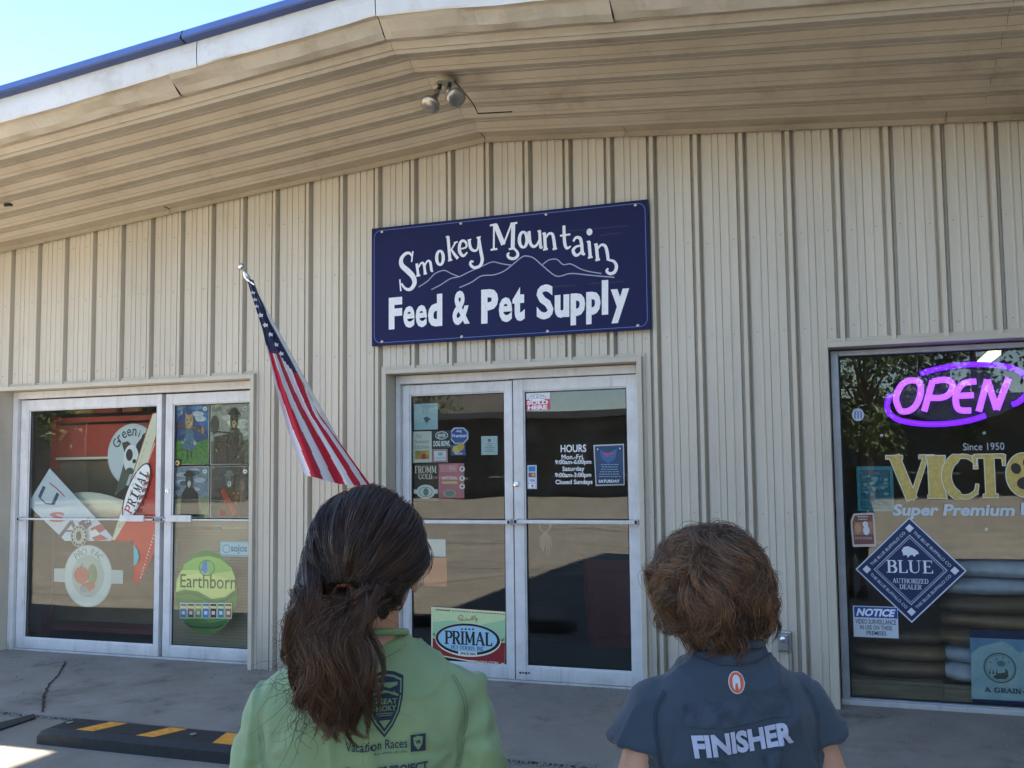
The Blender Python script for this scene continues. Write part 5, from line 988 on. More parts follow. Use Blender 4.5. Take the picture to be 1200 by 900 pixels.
gp = pb(1138, 740, 1250, 829, YR); o, P = card('poster', 'pale blue mountain poster with dark blue bands at the bottom right of the big window', 'poster', None, YR, '#12204e', outline=[(gp[0], gp[1]), (gp[2], gp[1]), (gp[2], gp[3]), (gp[0], gp[3])])
SK = mat('poster_sky', (.20, .38, .60), .4, var=.3, scale=5); MT = mat('poster_mountain', (.46, .60, .60), .4, var=.3, scale=9, col2=(.28, .46, .55), detail=8)
R_(P, SK, 1138, 749.5, 1250, 822, 'printed_sky'); Pg(P, MT, [(1138, 766), (1148, 758), (1160, 755), (1175, 751.5), (1186, 757), (1194, 765), (1205, 762), (1225, 758), (1249, 770), (1249, 821.5), (1138.5, 819)], 'printed_mountain')
Rg(P, '#52625c', 1152.5, 765, 1191, 800.5, .008); Rg(P, '#6d7c74', 1155, 767.5, 1188.5, 798, .003); Pg(P, '#4d5a54', [(1163, 793), (1170, 789), (1178, 788), (1178, 783), (1181, 786), (1182, 793), (1178, 796), (1168, 796)]); [Pg(P, '#46564e', [(x-1.2, 790), (x, 783), (x+1.2, 790)]) for x in (1160, 1164, 1168)]; [El(P, '#5a6a64', x-1, y-1, x+1, y+1) for x, y in ((1161, 776), (1168, 772), (1175, 771), (1182, 776))]; El(P, '#6f8078', 1168, 774, 1178, 781)
T(P, 'A GRAIN-FREE', '#141c34', 1154, 807, 1226, 812.5, serif=True, T_=.2, t_=.12); P.done()
# neon OPEN sign inside the window
ne = tag(empty('open_sign', (1.98, .24, 1.93)), 'lit purple neon open sign with oval swirl hanging in the big window', 'neon sign')
NO = np.array([1.98, .24, 1.93]); M_neon = mat('neon_violet', (.03, .01, .12), .4, emit=(.11, .008, 1.0), estr=.42); M_neon2 = mat('neon_purple', (.05, .02, .12), .4, emit=(.30, .07, 1.0), estr=.38); M_np = mat('sign_black', (.012, .012, .016), .4)
def neon(pts, r, m, name, sm=4, Y=.24, nl=0):
    P_ = np.array(pts, float)
    if sm and len(P_) > 2: P_ = g_line(P_, 1, sm)[0]; h = len(P_)//2; P_ = (P_[:h]+P_[h:])/2
    MB().tube([at(x, y, Y)-NO for x, y in P_], r, 10).build(name, m, ne)
neon([(1078.5, 438), (1095, 433), (1120, 428.5), (1145, 427), (1170, 428), (1188, 432), (1200, 439), (1206, 450), (1203, 462), (1194, 471), (1186, 474)], [.017]*41, M_neon, 'upper_swirl')
neon([(1044, 462), (1040, 472), (1041, 482), (1049, 490), (1063, 494.5), (1085, 497), (1110, 496.5), (1135, 493), (1155, 487)], [.017]*33, M_neon, 'lower_swirl')
def slab(pts_px, name, holes=()):
    P_ = [at(x, y, .245)-NO for x, y in pts_px]
LT2 = {'O': [[(1053, 478), (1050, 466), (1056, 452), (1066, 446), (1077, 448), (1079, 460), (1074, 474), (1066, 481), (1057, 482), (1053, 478)]],
       'P': [[(1083, 482), (1093, 446)], [(1093, 447), (1108, 445), (1116, 450), (1113, 461), (1103, 466), (1090, 466)]],
       'E': [[(1144, 447), (1130, 449), (1122, 458), (1120, 470), (1124, 480), (1138, 481)], [(1123, 464), (1141, 463)]],
       'N': [[(1147, 482), (1157, 445)], [(1157, 445), (1168, 480)], [(1168, 480), (1182, 443)]]}
for ch, L_ in LT2.items():
    for i, s_ in enumerate(L_): neon(s_, .0195, M_neon2, 'letter_stroke', 5 if len(s_) > 2 else 0)
b = wbox(1046, 432, 1200, 494, .275); el = g_ell((b[0]+b[2])/2, (b[1]+b[3])/2, (b[2]-b[0])/2, (b[3]-b[1])/2, 40)[0]
mb = MB(); mb.add([(x-NO[0], .035, z-NO[2]) for x, z in el]+[(x-NO[0], .045, z-NO[2]) for x, z in el], [tuple(range(40)), tuple(range(79, 39, -1))]+[(i, i+40, (i+1) % 40+40, (i+1) % 40) for i in range(40)]); mb.build('backing_board', M_np, ne)
for x in (1075, 1170): MB().tube([at(x, 436, .25)-NO, at(x, 405, .25)-NO], .002, 5).build('hanging_wire', M_steel, ne)
# fluorescent fitting seen through the window
lp = at(1163, 418, 2.6); t_ = tag(empty('ceiling_lamp', tuple(lp)), 'pale ceiling light fitting glowing inside above the neon sign', 'light')
MB().box(-.055, -.2, .03, .055, .75, .1).build('housing', M_alum, t_); MB().box(-.045, -.18, -.0, .045, .73, .028).build('tube_cover', mat('lamp_glow', (.8, .75, .5), .5, emit=(1, .82, .45), estr=.9), t_)
# feed bags on pallets
M_wood = mat('pallet_wood', (.26, .19, .12), .8, var=.35, scale=4, stretch=(1, 6, 6))
def pallet(x, y, z, lab):
    t = tag(empty('pallet', (x, y, z)), lab, 'pallet', 'wooden pallets inside the big window')
    for i in range(6): MB().box(-.42, -.45+i*.165, .11, .42, -.35+i*.165, .13).build('top_slat', M_wood, t)
    for i in range(3): MB().box(-.42, -.46+i*.43, .02, .42, -.40+i*.43, .108).build('runner', M_wood, t)
    for i in range(3): MB().box(-.42, -.45+i*.40, 0, .42, -.36+i*.40, .018).build('bottom_slat', M_wood, t)
def bag(x, y, z, w, d, h, col, lab, grp, rz=0, seed=0):
    n = 24; rings = []; mb = MB()
    for k, (f, s) in enumerate(((0, .80), (.12, .95), (.35, 1.02), (.6, 1.03), (.85, .95), (1, .78))): rings.append((0, 0, f*h, w/2*s, d/2*s, 3.8))
    mb.loft(rings, n); v2 = []
    for p in mb.v:
        nn = noise.noise(Vector((p[0]*7+seed*3, p[1]*6, p[2]*9)))*.034; v2.append((p[0]+nn, p[1]+nn*.6, p[2]*(1-.15*(abs(p[0])/(w/2))**4)+nn*.6))
    mb.v = v2; M = mat('bag_paper_'+col[1:], col, .5, var=.35, scale=6, bump=.5, bscale=14)
    o = mb.build('feed_bag', M, loc=(x, y, z), rotz=rz, smooth=True); sd_ = o.modifiers.new('s', 'SUBSURF'); sd_.levels = sd_.render_levels = 1; return tag(o, lab, 'feed bag', grp)
TX = at(1160, 700, .3)[0]; LX = at(1056, 780, .3)[0]
pallet(LX, .66, .003, 'wooden pallet under the low brown stack of feed bags'); pallet(TX+.12, .64, .003, 'wooden pallet under the tall mixed stack of feed bags')
names = ['bottom', 'second', 'third', 'fourth', 'fifth', 'sixth', 'seventh', 'top']
for i in range(3): bag(LX+.02*math.sin(i*3), .66, .135+i*.105, .70, .85, .115, ('#7c6248', '#86694c', '#6c5640')[i], 'brown feed bag, '+('bottom', 'middle', 'top')[i]+' one of the low window stack', 'feed bags in the low stack', .04*math.sin(i*5), i)
cols = ['#c8c8d0', '#b9bcc8', '#7e6040', '#8a6c4c', '#6c5438', '#b4b8c4', '#c0c2cc', '#6c583c']
for i in range(8): bag(TX+.035*math.sin(i*2.3), .62+.02*math.sin(i), .135+i*.108, .66, .85, .12, cols[i], ('pale grey' if i in (0, 1, 5, 6) else 'brown')+' feed bag, '+names[i]+(' from the floor' if 0 < i < 7 else '')+' in the tall window stack', 'feed bags in the tall stack', .05*math.sin(i*4), i+9)
# dark red crate behind the centre doors
cr = tag(empty('display_bin', (-.62, 1.5, .003)), 'dark red display bin standing inside behind the right centre door', 'bin')
MB().loft([(0, 0, .0, .26, .22, 5), (0, 0, .55, .30, .25, 5), (0, 0, .74, .31, .26, 5)], 24).build('bin_body', M_dred, cr); MB().loft([(0, 0, .741, .33, .28, 5), (0, 0, .78, .33, .28, 5)], 24).build('bin_rim', M_black, cr)
mt = MB().box(-.9, -.45, 0, .9, .45, .012).build('door_mat', mat('mat_grey', (.05, .05, .05), .95, bump=.4, bscale=300), loc=(-1.0, 1.0, .0035)); tag(mt, 'dark rectangular door mat inside the centre doors', 'mat')
# ================================================================ PEOPLE
def skin_mat(name, col):
    M = mat(name, col, .5, var=.10, scale=18, bump=.05, bscale=150); b = M.node_tree.nodes['Principled BSDF']; b.inputs['Subsurface Weight'].default_value = .15; b.inputs['Subsurface Radius'].default_value = (.02, .008, .005); b.inputs['Subsurface Scale'].default_value = .5
    return M
M_skin = skin_mat('skin', (.50, .29, .20))
def hair_mat(name, c1, c2, rough=.36):
    M = bpy.data.materials.new(name); M.use_nodes = True; n = M.node_tree; b = n.nodes['Principled BSDF']; at_ = n.nodes.new('ShaderNodeAttribute'); at_.attribute_name = 'tint'
    rp = n.nodes.new('ShaderNodeValToRGB'); rp.color_ramp.elements[0].color = (*c1, 1); rp.color_ramp.elements[1].color = (*c2, 1); n.links.new(at_.outputs['Fac'], rp.inputs[0]); n.links.new(rp.outputs[0], b.inputs['Base Color'])
    b.inputs['Roughness'].default_value = rough; b.inputs['Specular IOR Level'].default_value = .55; return M
def fuse(mb, voxel, smooth, name, m, parent, disp=None, it=6):
    """fuse overlapping closed shells into one continuous skin"""
    me = bpy.data.meshes.new('tmp'); me.from_pydata(mb.v, [], mb.f); bm = bmesh.new(); bm.from_mesh(me); bmesh.ops.recalc_face_normals(bm, faces=bm.faces); bm.to_mesh(me); bm.free()
    o = bpy.data.objects.new('tmp', me); C.objects.link(o); r = o.modifiers.new('r', 'REMESH'); r.mode = 'VOXEL'; r.voxel_size = voxel; r.use_smooth_shade = True
    s = o.modifiers.new('s', 'SMOOTH'); s.factor = smooth; s.iterations = it
    nm = bpy.data.meshes.new_from_object(o.evaluated_get(bpy.context.evaluated_depsgraph_get())); bpy.data.objects.remove(o); bpy.data.meshes.remove(me)
    if disp:
        n = len(nm.vertices); co = np.empty(n*3); nm.vertices.foreach_get('co', co); co = co.reshape(-1, 3); no = np.empty(n*3); nm.vertices.foreach_get('normal', no); no = no.reshape(-1, 3)
        d = np.array([disp(p, q) for p, q in zip(co, no)]); co = co+no*d[:, None]; nm.vertices.foreach_set('co', co.ravel()); nm.update()
    nm.name = name; nm.materials.clear(); nm.materials.append(m); nm.polygons.foreach_set('use_smooth', [True]*len(nm.polygons))
    ob = bpy.data.objects.new(name, nm); C.objects.link(ob); ob.parent = parent; return ob
def arm_points(s, k, armout, neckz):
    sz = neckz-.107*k; return np.array([s*.147*k, -.005, sz]), np.array([s*(.205+armout)*k, -.03, sz-.27]), np.array([s*(.20+armout)*k, .05, sz-.48])
def body_shell(k, armout, hc, neckz, yaw):
    """k = scale of the frame, hc = head centre; local: facing +Y, X right"""
    mb = MB(); cy, sy = math.cos(yaw), math.sin(yaw)
    def h(p): return (hc[0]+p[0]*cy-p[1]*sy, hc[1]+p[0]*sy+p[1]*cy, hc[2]+p[2])
    def he(p, r, rot=(0, 0, 0)): mb.ell(h(p), r, (rot[0], rot[1], rot[2]+yaw), 24, 16)
    he((0, -.012, .018), (.072, .090, .090)); he((0, .022, -.030), (.058, .066, .075)); he((0, .050, -.078), (.034, .032, .026)); he((0, .02, -.06), (.050, .055, .045))
    he((0, .088, -.022), (.010, .017, .018)); he((0, .080, -.004), (.008, .014, .026)); he((0, .074, -.056), (.022, .010, .007)); he((0, .074, -.066), (.019, .009, .006)); he((0, .062, .022), (.045, .018, .010)); he((-.037, .052, -.025), (.016, .018, .014)); he((.037, .052, -.025), (.016, .018, .014))
    for s in (-1, 1):
        he((s*.077, -.006, -.018), (.007, .018, .028), (0, s*.25, s*-.3)); he((s*.083, -.012, -.010), (.005, .011, .020), (0, s*.3, s*-.4)); he((s*.076, .0, -.042), (.006, .009, .010))
    mb.limb([(hc[0]*.6, hc[1]-.022, hc[2]-.05), (hc[0]*.3, hc[1]*.5-.02, neckz), (0, -.01, neckz-.06)], [.050*k, .051*k, .070*k])
    mb.loft([(0, 0, .80, .125*k, .09*k), (0, .0, .90, .118*k, .082*k), (0, 0, 1.0, .135*k, .088*k), (0, -.003, neckz-.17, .145*k, .088*k), (0, -.005, neckz-.115, .135*k, .080*k), (0, -.008, neckz-.06, .085*k, .058*k), (0, -.01, neckz-.02, .052*k, .048*k)], 32, 2.4)
    mb.loft([(0, 0, .70, .14*k, .10*k), (0, 0, .78, .15*k, .105*k), (0, 0, .86, .13*k, .092*k)], 32, 2.3)
    for s in (-1, 1):
        sh, el, wr = arm_points(s, k, armout, neckz)
        mb.limb([sh, sh*.4+el*.6, el, el*.45+wr*.55, wr], [.038*k, .038*k, .034*k, .031*k, .023*k])
        d = (wr-el)/np.linalg.norm(wr-el); pc = wr+d*.045; mb.ell(pc, (.014, .036, .046), (-.35, 0, 0), 16, 12)
        for i, (oy, L_) in enumerate(((.026, .060), (.009, .070), (-.008, .066), (-.025, .052))):
            b0 = wr+d*.075+np.array([0, oy, 0]); a1 = b0+np.array([-s*.003, .004, -.5*L_]); a2 = a1+np.array([-s*.012, .004, -.42*L_]); mb.limb([b0, a1, a2], [.0085, .0078, .0068], 8)
        t0 = wr+d*.025+np.array([0, .024, 0]); mb.limb([t0, t0+(-s*.006, .028, -.026), t0+(-s*.010, .034, -.055)], [.011, .0095, .008], 8)
        hp = np.array([s*.075*k, 0, .78]); kn = np.array([s*.085*k, .012, .42]); an = np.array([s*.09*k, -.012, .075])
        mb.limb([hp, hp*.5+kn*.5+np.array([0, .005, 0]), kn, kn*.65+an*.35+np.array([0, -.015, 0]), an], [.078*k, .066*k, .048*k, .050*k, .033*k]); mb.limb([an+(0, -.02, -.03), an+(0, .10, -.045)], [.035, .028])
    return mb
def wrinkles(seed, torso_w, neckz, amp=1.0):
    def f(p, n):
        x, y, z = p; s = 0
        r1 = 1-abs(noise.noise(Vector((x*6.5+z*2.6+seed, y*6, z*3.2-x*2.2)))); s += .0090*r1**9
        r2 = 1-abs(noise.noise(Vector((x*9-z*5+seed*2, y*8, z*4.5+x*5)))); s += .0065*r2**11
        s += .0042*noise.noise(Vector((x*9+seed, y*9, z*2.6+x*3)))+.0022*noise.noise(Vector((x*20, y*20+seed, z*6)))
        # folds fanning from the armpits
        for sg in (-1, 1):
            dx, dz = (x-sg*torso_w*.86), z-(neckz-.17); r = math.hypot(dx, dz); a = math.atan2(dz, dx)
            s += .0028*math.exp(-((r-.07)/.08)**2)*math.sin(a*6+4*noise.noise(Vector((x*5, z*5, seed))))*(1 if r > .02 else r/.02)
        # vertical drape between shoulder blades and below
        s += .0058*max(0, (neckz-.13-z)/.25)*math.sin(x*42+6*noise.noise(Vector((x*4, z*3.5, seed+2)))+z*6)
        return s*amp
    return f
def hair_mesh(paths, tints, r0, name, m, parent, stuff=True):
    """paths (N,K,3) strands as thin three-sided tubes"""
    P = np.asarray(paths, float); N, K, _ = P.shape; T = np.gradient(P, axis=1); T /= np.linalg.norm(T, axis=2)[..., None]+1e-9
    A = rng.normal(size=(N, 1, 3))*np.ones((1, K, 1)); A -= T*(A*T).sum(2)[..., None]; A /= np.linalg.norm(A, axis=2)[..., None]+1e-9; B = np.cross(T, A)
    r = r0*np.linspace(1, .45, K)[None, :, None]*rng.uniform(.7, 1.25, (N, 1, 1)); V = np.stack([P+r*(A*math.cos(a)+B*math.sin(a)) for a in (0, 2.094, 4.189)], 2)  # N,K,3,3
    V = V.reshape(-1, 3); base = (np.arange(N)[:, None, None]*K+np.arange(K-1)[None, :, None])*3; j = np.arange(3)[None, None, :]; j2 = (j+1) % 3
    Q = np.stack([base+j, base+j2, base+3+j2, base+3+j], -1).reshape(-1, 4)
    me = bpy.data.meshes.new(name); me.vertices.add(len(V)); me.vertices.foreach_set('co', V.ravel()); me.loops.add(Q.size); me.loops.foreach_set('vertex_index', Q.ravel().astype(np.int32)); me.polygons.add(len(Q)); me.polygons.foreach_set('loop_start', np.arange(0, Q.size, 4, dtype=np.int32)); me.polygons.foreach_set('loop_total', np.full(len(Q), 4, dtype=np.int32)); me.polygons.foreach_set('use_smooth', np.ones(len(Q), dtype=bool)); me.update(calc_edges=True)
    at_ = me.attributes.new('tint', 'FLOAT', 'POINT'); tt = np.clip(np.asarray(tints), 0, 1); at_.data.foreach_set('value', np.repeat(tt.reshape(N*K), 3).astype(np.float32))
    me.materials.append(m); o = bpy.data.objects.new(name, me); C.objects.link(o); o.parent = parent; return o
class ShirtPrint:
    """flat print pressed on to the back of a shirt: (u, v) local x/z, ray cast along +Y"""
    def __init__(s, shirt): 
        me = shirt.data; s.b = BVHTree.FromPolygons([v.co for v in me.vertices], [tuple(p.vertices) for p in me.polygons]); s.p = shirt; s.k = 0
    def add(s, name, m, *gs, maxe=.006):
        s.k += 1
        for v, f in gs:
            bm = bmesh.new(); vs = [bm.verts.new((a, 0, b)) for a, b in v]
            for q in f:
                try: bm.faces.new([vs[i] for i in q])
                except ValueError: pass
            bmesh.ops.triangulate(bm, faces=bm.faces)
            for _ in range(4):
                es = [e for e in bm.edges if e.calc_length() > maxe]
                if not es: break
                bmesh.ops.subdivide_edges(bm, edges=es, cuts=1); bmesh.ops.triangulate(bm, faces=[f_ for f_ in bm.faces if len(f_.verts) > 3])
            for v_ in bm.verts:
                h = s.b.ray_cast(Vector((v_.co.x, -1, v_.co.z)), Vector((0, 1, 0)))
                if h[0]: v_.co = h[0]+h[1]*(.0007+.00035*s.k)
            me = bpy.data.meshes.new(name); bm.to_mesh(me); bm.free(); me.polygons.foreach_set('use_smooth', [True]*len(me.polygons)); me.materials.append(m)
            o = bpy.data.objects.new(name, me); C.objects.link(o); o.parent = s.p
def fabric(name, col, col2=None):
    M = mat(name, col, .85, var=.14, scale=14, bump=.10, bscale=520, sheen=.15, col2=col2, detail=8); return M
def garment_bottoms(k, parent, mcloth, mshoe):
    mb = MB(); mb.loft([(0, 0, .70, .16*k, .115*k), (0, 0, .80, .16*k, .112*k), (0, 0, .88, .138*k, .098*k)], 32, 2.3)
    for s in (-1, 1): mb.limb([(s*.078*k, 0, .74), (s*.085*k, .008, .48)], [.092*k, .082*k])
    fuse(mb, .008, .5, 'shorts', mcloth, parent)
    for s in (-1, 1):
        x = s*.09*k; m2 = MB(); m2.loft([(x, .045, .0, .045, .125, 2.6), (x, .045, .022, .047, .128, 2.6), (x, .04, .05, .043, .118, 2.4), (x, .0, .085, .038, .07, 2.2), (x, -.012, .115, .038, .045, 2)], 28); m2.build('shoe', mshoe, parent, smooth=True)
def eyes(parent, hc, yaw):
    c, s_ = math.cos(yaw), math.sin(yaw)
    for s in (-1, 1):
        x, y = s*.030, .070; w = MB().ell((hc[0]+x*c-y*s_, hc[1]+x*s_+y*c, hc[2]-.002), (.012, .012, .012)).build('eye', mat('eye_white', (.75, .74, .72), .2), parent, smooth=True)
        x, y = s*.030, .0805; MB().ell((hc[0]+x*c-y*s_, hc[1]+x*s_+y*c, hc[2]-.002), (.0055, .002, .0055)).build('iris', mat('iris_brown', (.05, .03, .015), .1), w, smooth=True)

# ---------------------------------------------------------------- woman with the ponytail, green shirt
WR = math.radians(24); wc = atd(432, 800, 1.50)
wo = tag(empty('person', (wc[0], wc[1], 0), WR), 'person in a green long sleeved race shirt with a dark wavy ponytail, seen from behind', 'person')
WH_C = (.004, .012, 1.398); WY = math.radians(-14)
body = fuse(body_shell(1.0, .012, WH_C, 1.285, WY), .0055, .5, 'body', M_skin, wo)
eyes(wo, WH_C, WY); garment_bottoms(1.0, wo, fabric('navy_shorts', (.03, .035, .06)), mat('shoe_grey', (.2, .2, .22), .7))
M_green = fabric('green_shirt', (.205, .30, .150), (.18, .265, .130))
mb = MB(); nz = 1.283
mb.loft([(0, 0, .80, .165, .125), (0, 0, .92, .160, .118), (0, 0, 1.02, .163, .116), (0, -.003, 1.12, .172, .115), (0, -.006, 1.180, .178, .101), (0, -.010, 1.218, .158, .082, 2.2), (0, -.012, 1.243, .112, .069, 2.1), (0, -.012, 1.262, .070, .060, 2), (0, -.010, nz, .060, .056, 2)], 44, 2.5)
for s in (-1, 1):
    a_, e_, w_ = arm_points(s, 1.0, .012, 1.283); mb.limb([a_*[.7, 1, 1]+(0, 0, .010), a_, a_*.6+e_*.4, a_*.25+e_*.75, e_, e_*.5+w_*.5], [.044, .0475, .049, .052, .052, .045], 24)
shirt = fuse(mb, .0055, .5, 'shirt', M_green, wo, wrinkles(3.1, .17, 1.283, 1.0), it=14)
cl = MB(); cl.tube([(.0625*math.cos(t), -.012+.058*math.sin(t), nz+.002-.012*math.sin(t)) for t in np.linspace(0, 2*math.pi, 41)], .006, 8, caps=False); cl.build('collar', M_green, shirt, smooth=True)
NAVY = mat('print_navy', (.012, .022, .045), .8)
SP = ShirtPrint(shirt)
bvw = SP.b
def on_shirt(px, py, root, bvh, rz):
    R_m = Matrix.Rotation(-rz, 3, 'Z'); o_ = R_m @ (Vector(CAM)-root.location); d_ = R_m @ Vector(atd(px, py, 1)-CAM); h = bvh.ray_cast(o_, d_.normalized()); return h[0]
h_ = on_shirt(451, 826, wo, bvw, WR); bx, bz = (h_.x, h_.z) if h_ else (.0, 1.16)
sh = lambda k: [(bx+x*k, bz+z*k) for x, z in [(-.025, .036), (-.012, .042), (0, .044), (.012, .042), (.025, .036), (.026, .012), (.022, -.010), (.012, -.030), (0, -.045), (-.012, -.030), (-.022, -.010), (-.026, .012)]]
GR = mat('print_green', (.155, .24, .12), .85)
SP.add('badge', NAVY, g_poly(sh(1.06))); SP.add('badge_line', GR, g_poly(sh(.95))); SP.add('badge_field', NAVY, g_poly(sh(.88)))
SP.add('badge_picture', GR, g_poly([(bx-.018, bz+.020), (bx-.004, bz+.026), (bx+.006, bz+.022), (bx+.018, bz+.026), (bx+.018, bz+.030), (bx-.018, bz+.030)]), g_poly([(bx-.020, bz+.012), (bx+.004, bz+.017), (bx+.020, bz+.012), (bx+.020, bz+.015), (bx, bz+.020), (bx-.020, bz+.015)]), g_poly([(bx-.009, bz-.022), (bx+.009, bz-.022), (bx, bz-.034)]))
SP.add('lettering', GR, g_text('GREAT', bx-.019, bz+.001, bx+.019, bz+.009, .02), g_text('SMOKY', bx-.018, bz-.009, bx+.018, bz-.001, .02)); SP.add('badge_line', GR, g_rect(bx-.013, bz-.0125, bx+.013, bz-.0115), g_rect(bx-.011, bz-.0155, bx+.011, bz-.0145))
h_ = on_shirt(442, 875, wo, bvw, WR); tx, tz = (h_.x, h_.z) if h_ else (0, 1.09)
SP.add('lettering', NAVY, g_text('Vacation Races', tx-.047, tz-.005, tx+.045, tz+.009, .005)); SP.add('lettering', NAVY, g_text('Run where you play', tx-.005, tz-.013, tx+.045, tz-.008, .0))
SP.add('logo_box', NAVY, g_rect(tx+.050, tz-.012, tx+.072, tz+.014)); SP.add('logo_shield', GR, g_poly([(tx+.054, tz+.010), (tx+.061, tz+.012), (tx+.068, tz+.010), (tx+.067, tz-.001), (tx+.061, tz-.010), (tx+.055, tz-.001)])); SP.add('lettering', NAVY, g_text('VR', tx+.057, tz+.0, tx+.065, tz+.006, .04))
SP.add('lettering', NAVY, g_text('PARKS PROJECT', tx-.026, tz-.044, tx+.075, tz-.029, .035), g_ring(tx-.043, tz-.037, .010, .010, .003, 24), g_text('nationalparks', tx-.03, tz-.057, tx+.06, tz-.050, 0))
M_seam = mat('seam_green', (.10, .17, .08), .9)
for s in (-1, 1):
    for dx in (0, .0035): SP.add('seam', M_seam, g_line([(s*(.150-.012+dx), 1.218), (s*(.150+.004+dx), 1.218-.03), (s*(.150+.006+dx), 1.218-.07), (s*(.150-.002+dx), 1.218-.12), (s*(.150-.02+dx), 1.218-.165)], .0011, 4))
    SP.add('seam', M_seam, g_line([(s*.062, 1.283-.018), (s*.035, 1.283-.030), (0, 1.283-.035)], .0012, 4))
# hair
M_hw = hair_mat('dark_wavy_hair', (.010, .006, .0045), (.15, .07, .033), .34)
hc = np.array(WH_C)+np.array([-.002, -.010, .016]); cy_, sy_ = math.cos(WY), math.sin(WY); RY = np.array([[cy_, -sy_, 0], [sy_, cy_, 0], [0, 0, 1]])
cap = MB(); rad = np.array([.083, .102, .098]); v = []; nu, nv = 40, 24
for i in range(nv+1):
    for j in range(nu):
        th = math.pi*i/nv*.80; ph = 2*math.pi*j/nu; d = np.array([math.sin(th)*math.cos(ph), math.sin(th)*math.sin(ph), math.cos(th)])
        if d[1] > .35 and d[2] < .35: d = d*.86     # keep the face free
        v.append(tuple(hc+RY@(d*rad)))
cap.add(v, [(i*nu+j, (i+1)*nu+j, (i+1)*nu+(j+1) % nu, i*nu+(j+1) % nu) for i in range(nv) for j in range(nu)])
co = cap.build('hair', M_hw, wo, smooth=True)
tie = np.array([-.022, -.118, 1.362])
Kp = 14; N1 = 9000
d0 = rng.normal(size=(N1*3, 3)); d0 /= np.linalg.norm(d0, axis=1)[:, None]
ok = (d0[:, 2] > -.35+.75*np.clip(d0[:, 1], 0, 1)) & ~((d0[:, 1] > .55) & (d0[:, 2] < .52)); d0 = d0[ok][:N1]; N1 = len(d0)
R0 = rad*1.0; td = RY.T@(tie-hc)/R0; tl_ = np.linalg.norm(td); tdn = td/tl_
lay = rng.uniform(0, 1, N1)**1.5
# clumps: snap starts towards a set of centres so locks show
ctr = d0[rng.choice(N1, 260, replace=False)]; nearest = np.argmax(d0@ctr.T, 1); dd0 = d0*.55+ctr[nearest]*.45; dd0 /= np.linalg.norm(dd0, axis=1)[:, None]
paths = np.zeros((N1, Kp, 3)); ang = np.arccos(np.clip((d0@tdn), -1, 1))
cn = rng.normal(size=(260, 3))*.5; cph = rng.uniform(0, 6.28, 260)
for k in range(Kp):
    t = k/(Kp-1); dm_ = d0*(1-t)+(dd0*(1-t)+tdn*t)*0; u = (d0*(1-min(1, t*1.6))+dd0*min(1, t*1.6)); u /= np.linalg.norm(u, axis=1)[:, None]
    a_ = np.arccos(np.clip(u@tdn, -1, 1)); s_ = np.sin(a_)+1e-6; w = (np.sin((1-t)*a_)/s_)[:, None]*u+(np.sin(t*a_)/s_)[:, None]*tdn
    lift = 1.01+.12*lay+(.07+.12*t)*math.sin(math.pi*t)*(1+.9*cn[nearest, 0]); lift = lift*(1-t**3)+t**3*1.12*(.9+.1*tl_)
    wob = .0085*math.sin(math.pi*t)*np.sin(5*t+cph[nearest])[:, None]*cn[nearest]
    p = w*R0*lift[:, None]; paths[:, k] = hc+p@RY.T+wob
    paths[:, k] = paths[:, k]*(1-t**4)+t**4*(tie+rng.normal(size=(N1, 3))*.0)
    
paths += np.linspace(0, 1, Kp)[None, :, None]**4*np.clip(rng.normal(size=(N1, 1, 3)), -1.2, 1.2)*[.021, .010, .019]
tint = np.clip(.10+.22*rng.uniform(size=(N1, 1))*np.ones((1, Kp))+.18*(rng.uniform(size=260) < .15)[nearest][:, None], 0, 1)
hair_mesh(paths, tint, .00062, 'scalp_strands', M_hw, co)['kind'] = 'stuff'
